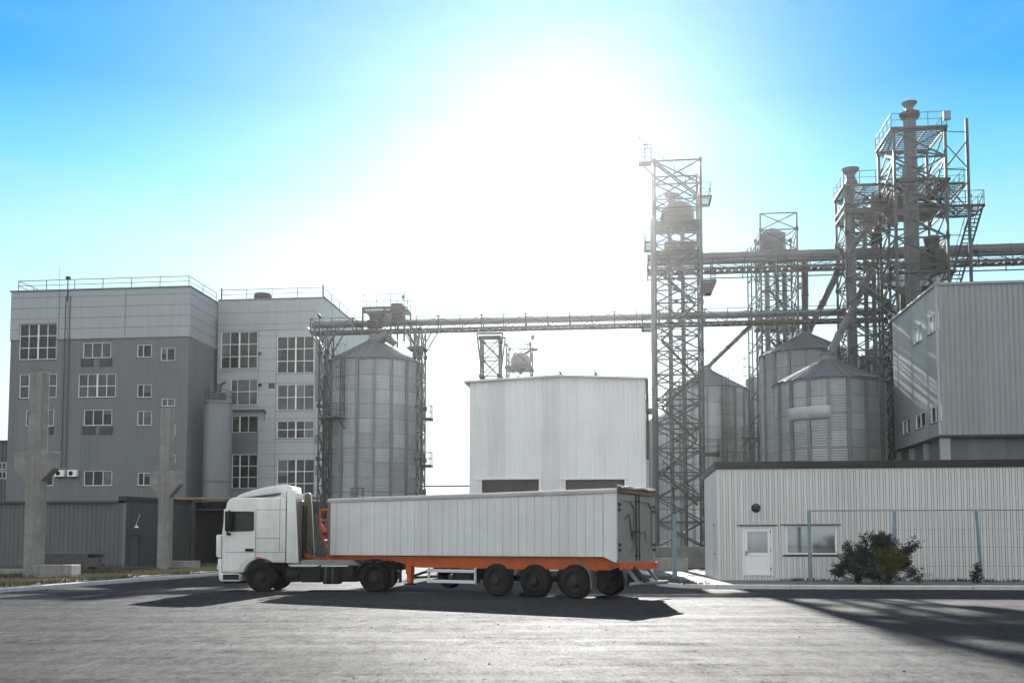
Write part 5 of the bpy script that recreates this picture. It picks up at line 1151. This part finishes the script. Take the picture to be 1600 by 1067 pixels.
# rear doors (plane x = 0)
for s in (1, -1):
    y0, y1 = (.015, 1.16) if s > 0 else (-1.16, -.015)
    q = MB(); q.box(.10, .13, y0, y1, zb - .08, zt - .13)
    for z0, z1 in ((zb - .08, zb + .10), (zt - .33, zt - .13)): q.box(.04, .10, y0, y1, z0, z1)
    q.box(.04, .10, y0, y0 + .12, zb + .1, zt - .33); q.box(.04, .10, y1 - .12, y1, zb + .1, zt - .33)
    for (a, b, c, e) in ((y0 + .12, zb + .1, 1, 1), (y1 - .12, zb + .1, -1, 1), (y0 + .12, zt - .33, 1, -1), (y1 - .12, zt - .33, -1, -1)): q.prism([(a, b), (a + c * .22, b), (a, b + e * .22)], .045, .10, 'yz')
    do = q.build('rear_door', m_alud, T, bevel=.008)
    q = MB(); yc = .10 * s if s > 0 else -.10
    q.tube((.02, yc, zb - .12), (.02, yc, zt - .1), .018, 8)
    for z in (zb, zb + .7, zt - .35): q.box(.0, .042, yc - .04, yc + .04, z, z + .06)
    q.path([(.02, yc, zb + .65), (-.02, yc + s * .3, zb + .75), (-.02, yc + s * .34, zb + .45)], .014, 6)
    q.build('lock_rod', m_chas, do)
    q = MB()
    for z in (zb + .15, zb + .3, zt - .5, zt - .65): q.tube((.03, s * 1.15, z), (.03, s * 1.15, z + .1), .03, 8); q.box(.02, .045, s * 1.02, s * 1.14, z + .02, z + .08)
    q.build('hinge', m_chas, do)
    q = MB()
    if s > 0:
        q.bar((.03, .35, zb + .55), (.03, .55, zb + 1.25), .03); q.bar((.03, .55, zb + 1.25), (.03, .8, zb + 1.1), .03); q.build('prop', m_chas, do)
q = MB(); q.box(.03, .14, -1.2, 1.2, zb - .2, zb - .085); q.build('sill_beam', m_alud, T, bevel=.01)
# orange chassis
q = MB()
for s in (1, -1):
    y0, y1 = s * 1.10, s * 1.02
    q.prism([(-.05, .98), (.4, .84), (7.6, .84), (8.6, 1.06), (LT + .05, 1.08), (LT + .05, zb - .004), (.55, zb - .004), (.25, zb - .18), (-.05, zb - .22)], y0, y1)
for x in (.3, 2.0, 3.3, 4.6, 6.0, 7.3, 8.8, 10.6): q.box(x, x + .12, -1.02, 1.02, .92 if x < 8 else 1.09, zb - .02)
q.box(-.06, .02, -1.2, 1.2, .86, 1.06); q.box(LT - .05, LT + .06, -1.12, 1.12, 1.07, zb - .003)
q.build('chassis', m_orange, T, bevel=.008)
for s in (1, -1):
    q = MB(); q.box(7.85, 8.02, s * 1.09, s * .93, .32, .86); q.box(7.82, 8.05, s * 1.115, s * .92, .62, 1.04); lg = q.build('landing_leg', m_orange, T, bevel=.01)
    q = MB(); q.box(7.78, 8.09, s * 1.14, s * .88, .26, .315); q.build('foot', m_chas, lg)
q = MB(); q.bar((7.93, -.95, .5), (7.93, .95, .5), .07); q.bar((7.9, .9, .55), (6.7, .5, .95), .08); q.bar((7.9, -.9, .55), (6.7, -.5, .95), .08); q.build('leg_brace', m_chas, T)
# front access platform and ladder
q = MB(); X = LT + .06; yA, yB = 1.1, .35
q.path([(X + .05, yA, zb), (X + .42, yA, 2.05), (X + .48, yA, 2.05), (X + .48, yA, 2.82), (X + .1, yA, 2.82), (X + .1, yA, 2.05), (X + .48, yA, 2.05)], .035, 6)
q.path([(X + .05, yB, zb), (X + .42, yB, 2.05), (X + .48, yB, 2.05), (X + .48, yB, 2.82)], .035, 6)
q.tube((X + .48, yA, 2.45), (X + .1, yA, 2.45), .025, 6); q.tube((X + .48, yA, 2.42), (X + .3, yA, 2.05), .02, 6); q.tube((X + .48, yA, 2.4), (X + .15, yA, 2.05), .02, 6)
for z in (2.82, 2.45): q.tube((X + .48, yA, z), (X + .48, yB, z), .03, 6)
for k in range(4): t = (k + .5) / 4; q.tube((X + .05 + .38 * t, yA, zb + .82 * t), (X + .05 + .38 * t, yB, zb + .82 * t), .025, 6)
q.box(X + .02, X + .50, yB, yA, 2.0, 2.045); q.tube((X + .06, yA, zb), (X + .06, yA, 2.9), .035, 6); q.tube((X + .06, yB, zb), (X + .06, yB, 2.9), .035, 6); q.build('access_platform', m_orange, T)
q = MB(); q.tube((X + .1, -.2, 1.0), (X + .1, -.2, 3.1), .12, 12, .08); q.tube((X + .1, -.2, 1.0), (X + .1, -.2, 2.2), .16, 12); q.build('tipping_ram', m_chas, T, smooth=35)
# side guard + lockers
for s in (1, -1):
    q = MB(); q.box(5.15, 7.1, s * 1.19, s * 1.14, .70, .80); q.box(5.15, 7.1, s * 1.19, s * 1.14, .36, .46)
    for x in (5.15, 7.03): q.box(x, x + .07, s * 1.135, s * 1.08, .34, .86)
    q.build('side_guard', m_alu, T, bevel=.008)
q = MB(); q.box(5.4, 6.2, .55, 1.0, .36, .82); q.build('locker', m_chas, T, bevel=.02)
q = MB(); q.tube((4.9, -.4, .62), (6.3, -.4, .62), .2, 14); q.build('air_tank', m_chas, T, smooth=40)
q = MB(); q.lathe([(.22, -.12), (.42, -.14), (.48, -.06), (.48, .06), (.42, .14), (.22, .12)], 28, (6.9, .2, .62), 'y'); q.build('spare_wheel', m_rub, T, smooth=40)
for x in (1.52, 2.93, 4.34):
    for s in (1, -1): wheel(T, x, s * 1.05, .5, .36, False, s)
    MB().tube((x, -1, .5), (x, 1, .5), .075, 10).build('axle', m_chas, T)
    for s in (1, -1): q = MB(); q.box(x - .35, x + .35, s * .62, s * .5, .5, .62); q.tube((x, s * .56, .6), (x, s * .56, .86), .14, 10); q.build('suspension', m_chas, T)
for s in (1, -1):
    q = MB(); n = 10
    for k in range(n):
        t0 = RD(100) + RD(75) * k / n; t1 = RD(100) + RD(75) * (k + 1) / n; r = .575
        a = [(1.52 + r * cos(t), y_, .5 + r * sin(t)) for t in (t0, t1) for y_ in (s * 1.24, s * .85)]; b = [(1.52 + (r + .02) * cos(t), y_, .5 + (r + .02) * sin(t)) for t in (t0, t1) for y_ in (s * 1.24, s * .85)]
        q.face([a[0], a[1], a[3], a[2]]); q.face([b[0], b[1], b[3], b[2]]); q.face([a[0], a[2], b[2], b[0]])
    q.box(.905, .94, s * 1.24, s * .85, .28, .57); q.build('mudguard', m_alud, T)
    q = MB(); q.box(-.075, -.061, s * 1.1, s * .75, .90, 1.02); q.build('tail_lamp', m_red, T)
    q = MB(); q.box(.3, .42, s * 1.125, s * 1.101, .93, 1.0); q.build('side_marker', m_red, T)
q = MB(); q.tube((-.35, -1.2, .46), (-.35, 1.2, .46), .055, 10)
for s in (.65, -.65): q.bar((-.33, s, .46), (.1, s, .95), .08)
q.build('underride_bar', m_alud, T, smooth=35)
q = MB(); q.prism([(-.04, .98), (.06, 1.05), (-.36, .5), (-.48, .5)], .30, .48); q.build('hinged_strut', m_dark, T)
q = MB(); q.box(.72, .74, .7, 1.22, .3, .82); q.build('mud_flap', m_dark, T); MB().box(.72, .74, -1.22, -.7, .3, .82).build('mud_flap', m_dark, T)

# ================================================================== HAZE
q = MB(); q.box(-170, 170, -12, 210, -1.0, 34.0); hz = q.build('haze', m_void); hz.location = (0, 99, -1.0)
mh = bpy.data.materials.new('haze'); mh.use_nodes = True; t = mh.node_tree; t.nodes.remove(t.nodes['Principled BSDF'])
pv = t.nodes.new('ShaderNodeVolumePrincipled'); pv.inputs['Color'].default_value = (.97, .97, .96, 1); pv.inputs['Density'].default_value = .000115; pv.inputs['Anisotropy'].default_value = .835
t.links.new(pv.outputs[0], t.nodes['Material Output'].inputs['Volume']); hz.data.materials.clear(); hz.data.materials.append(mh)
tag(hz, None, None, None, 'stuff'); hz['label'] = 'thin bright haze filling the yard towards the sun'; hz['category'] = 'haze'
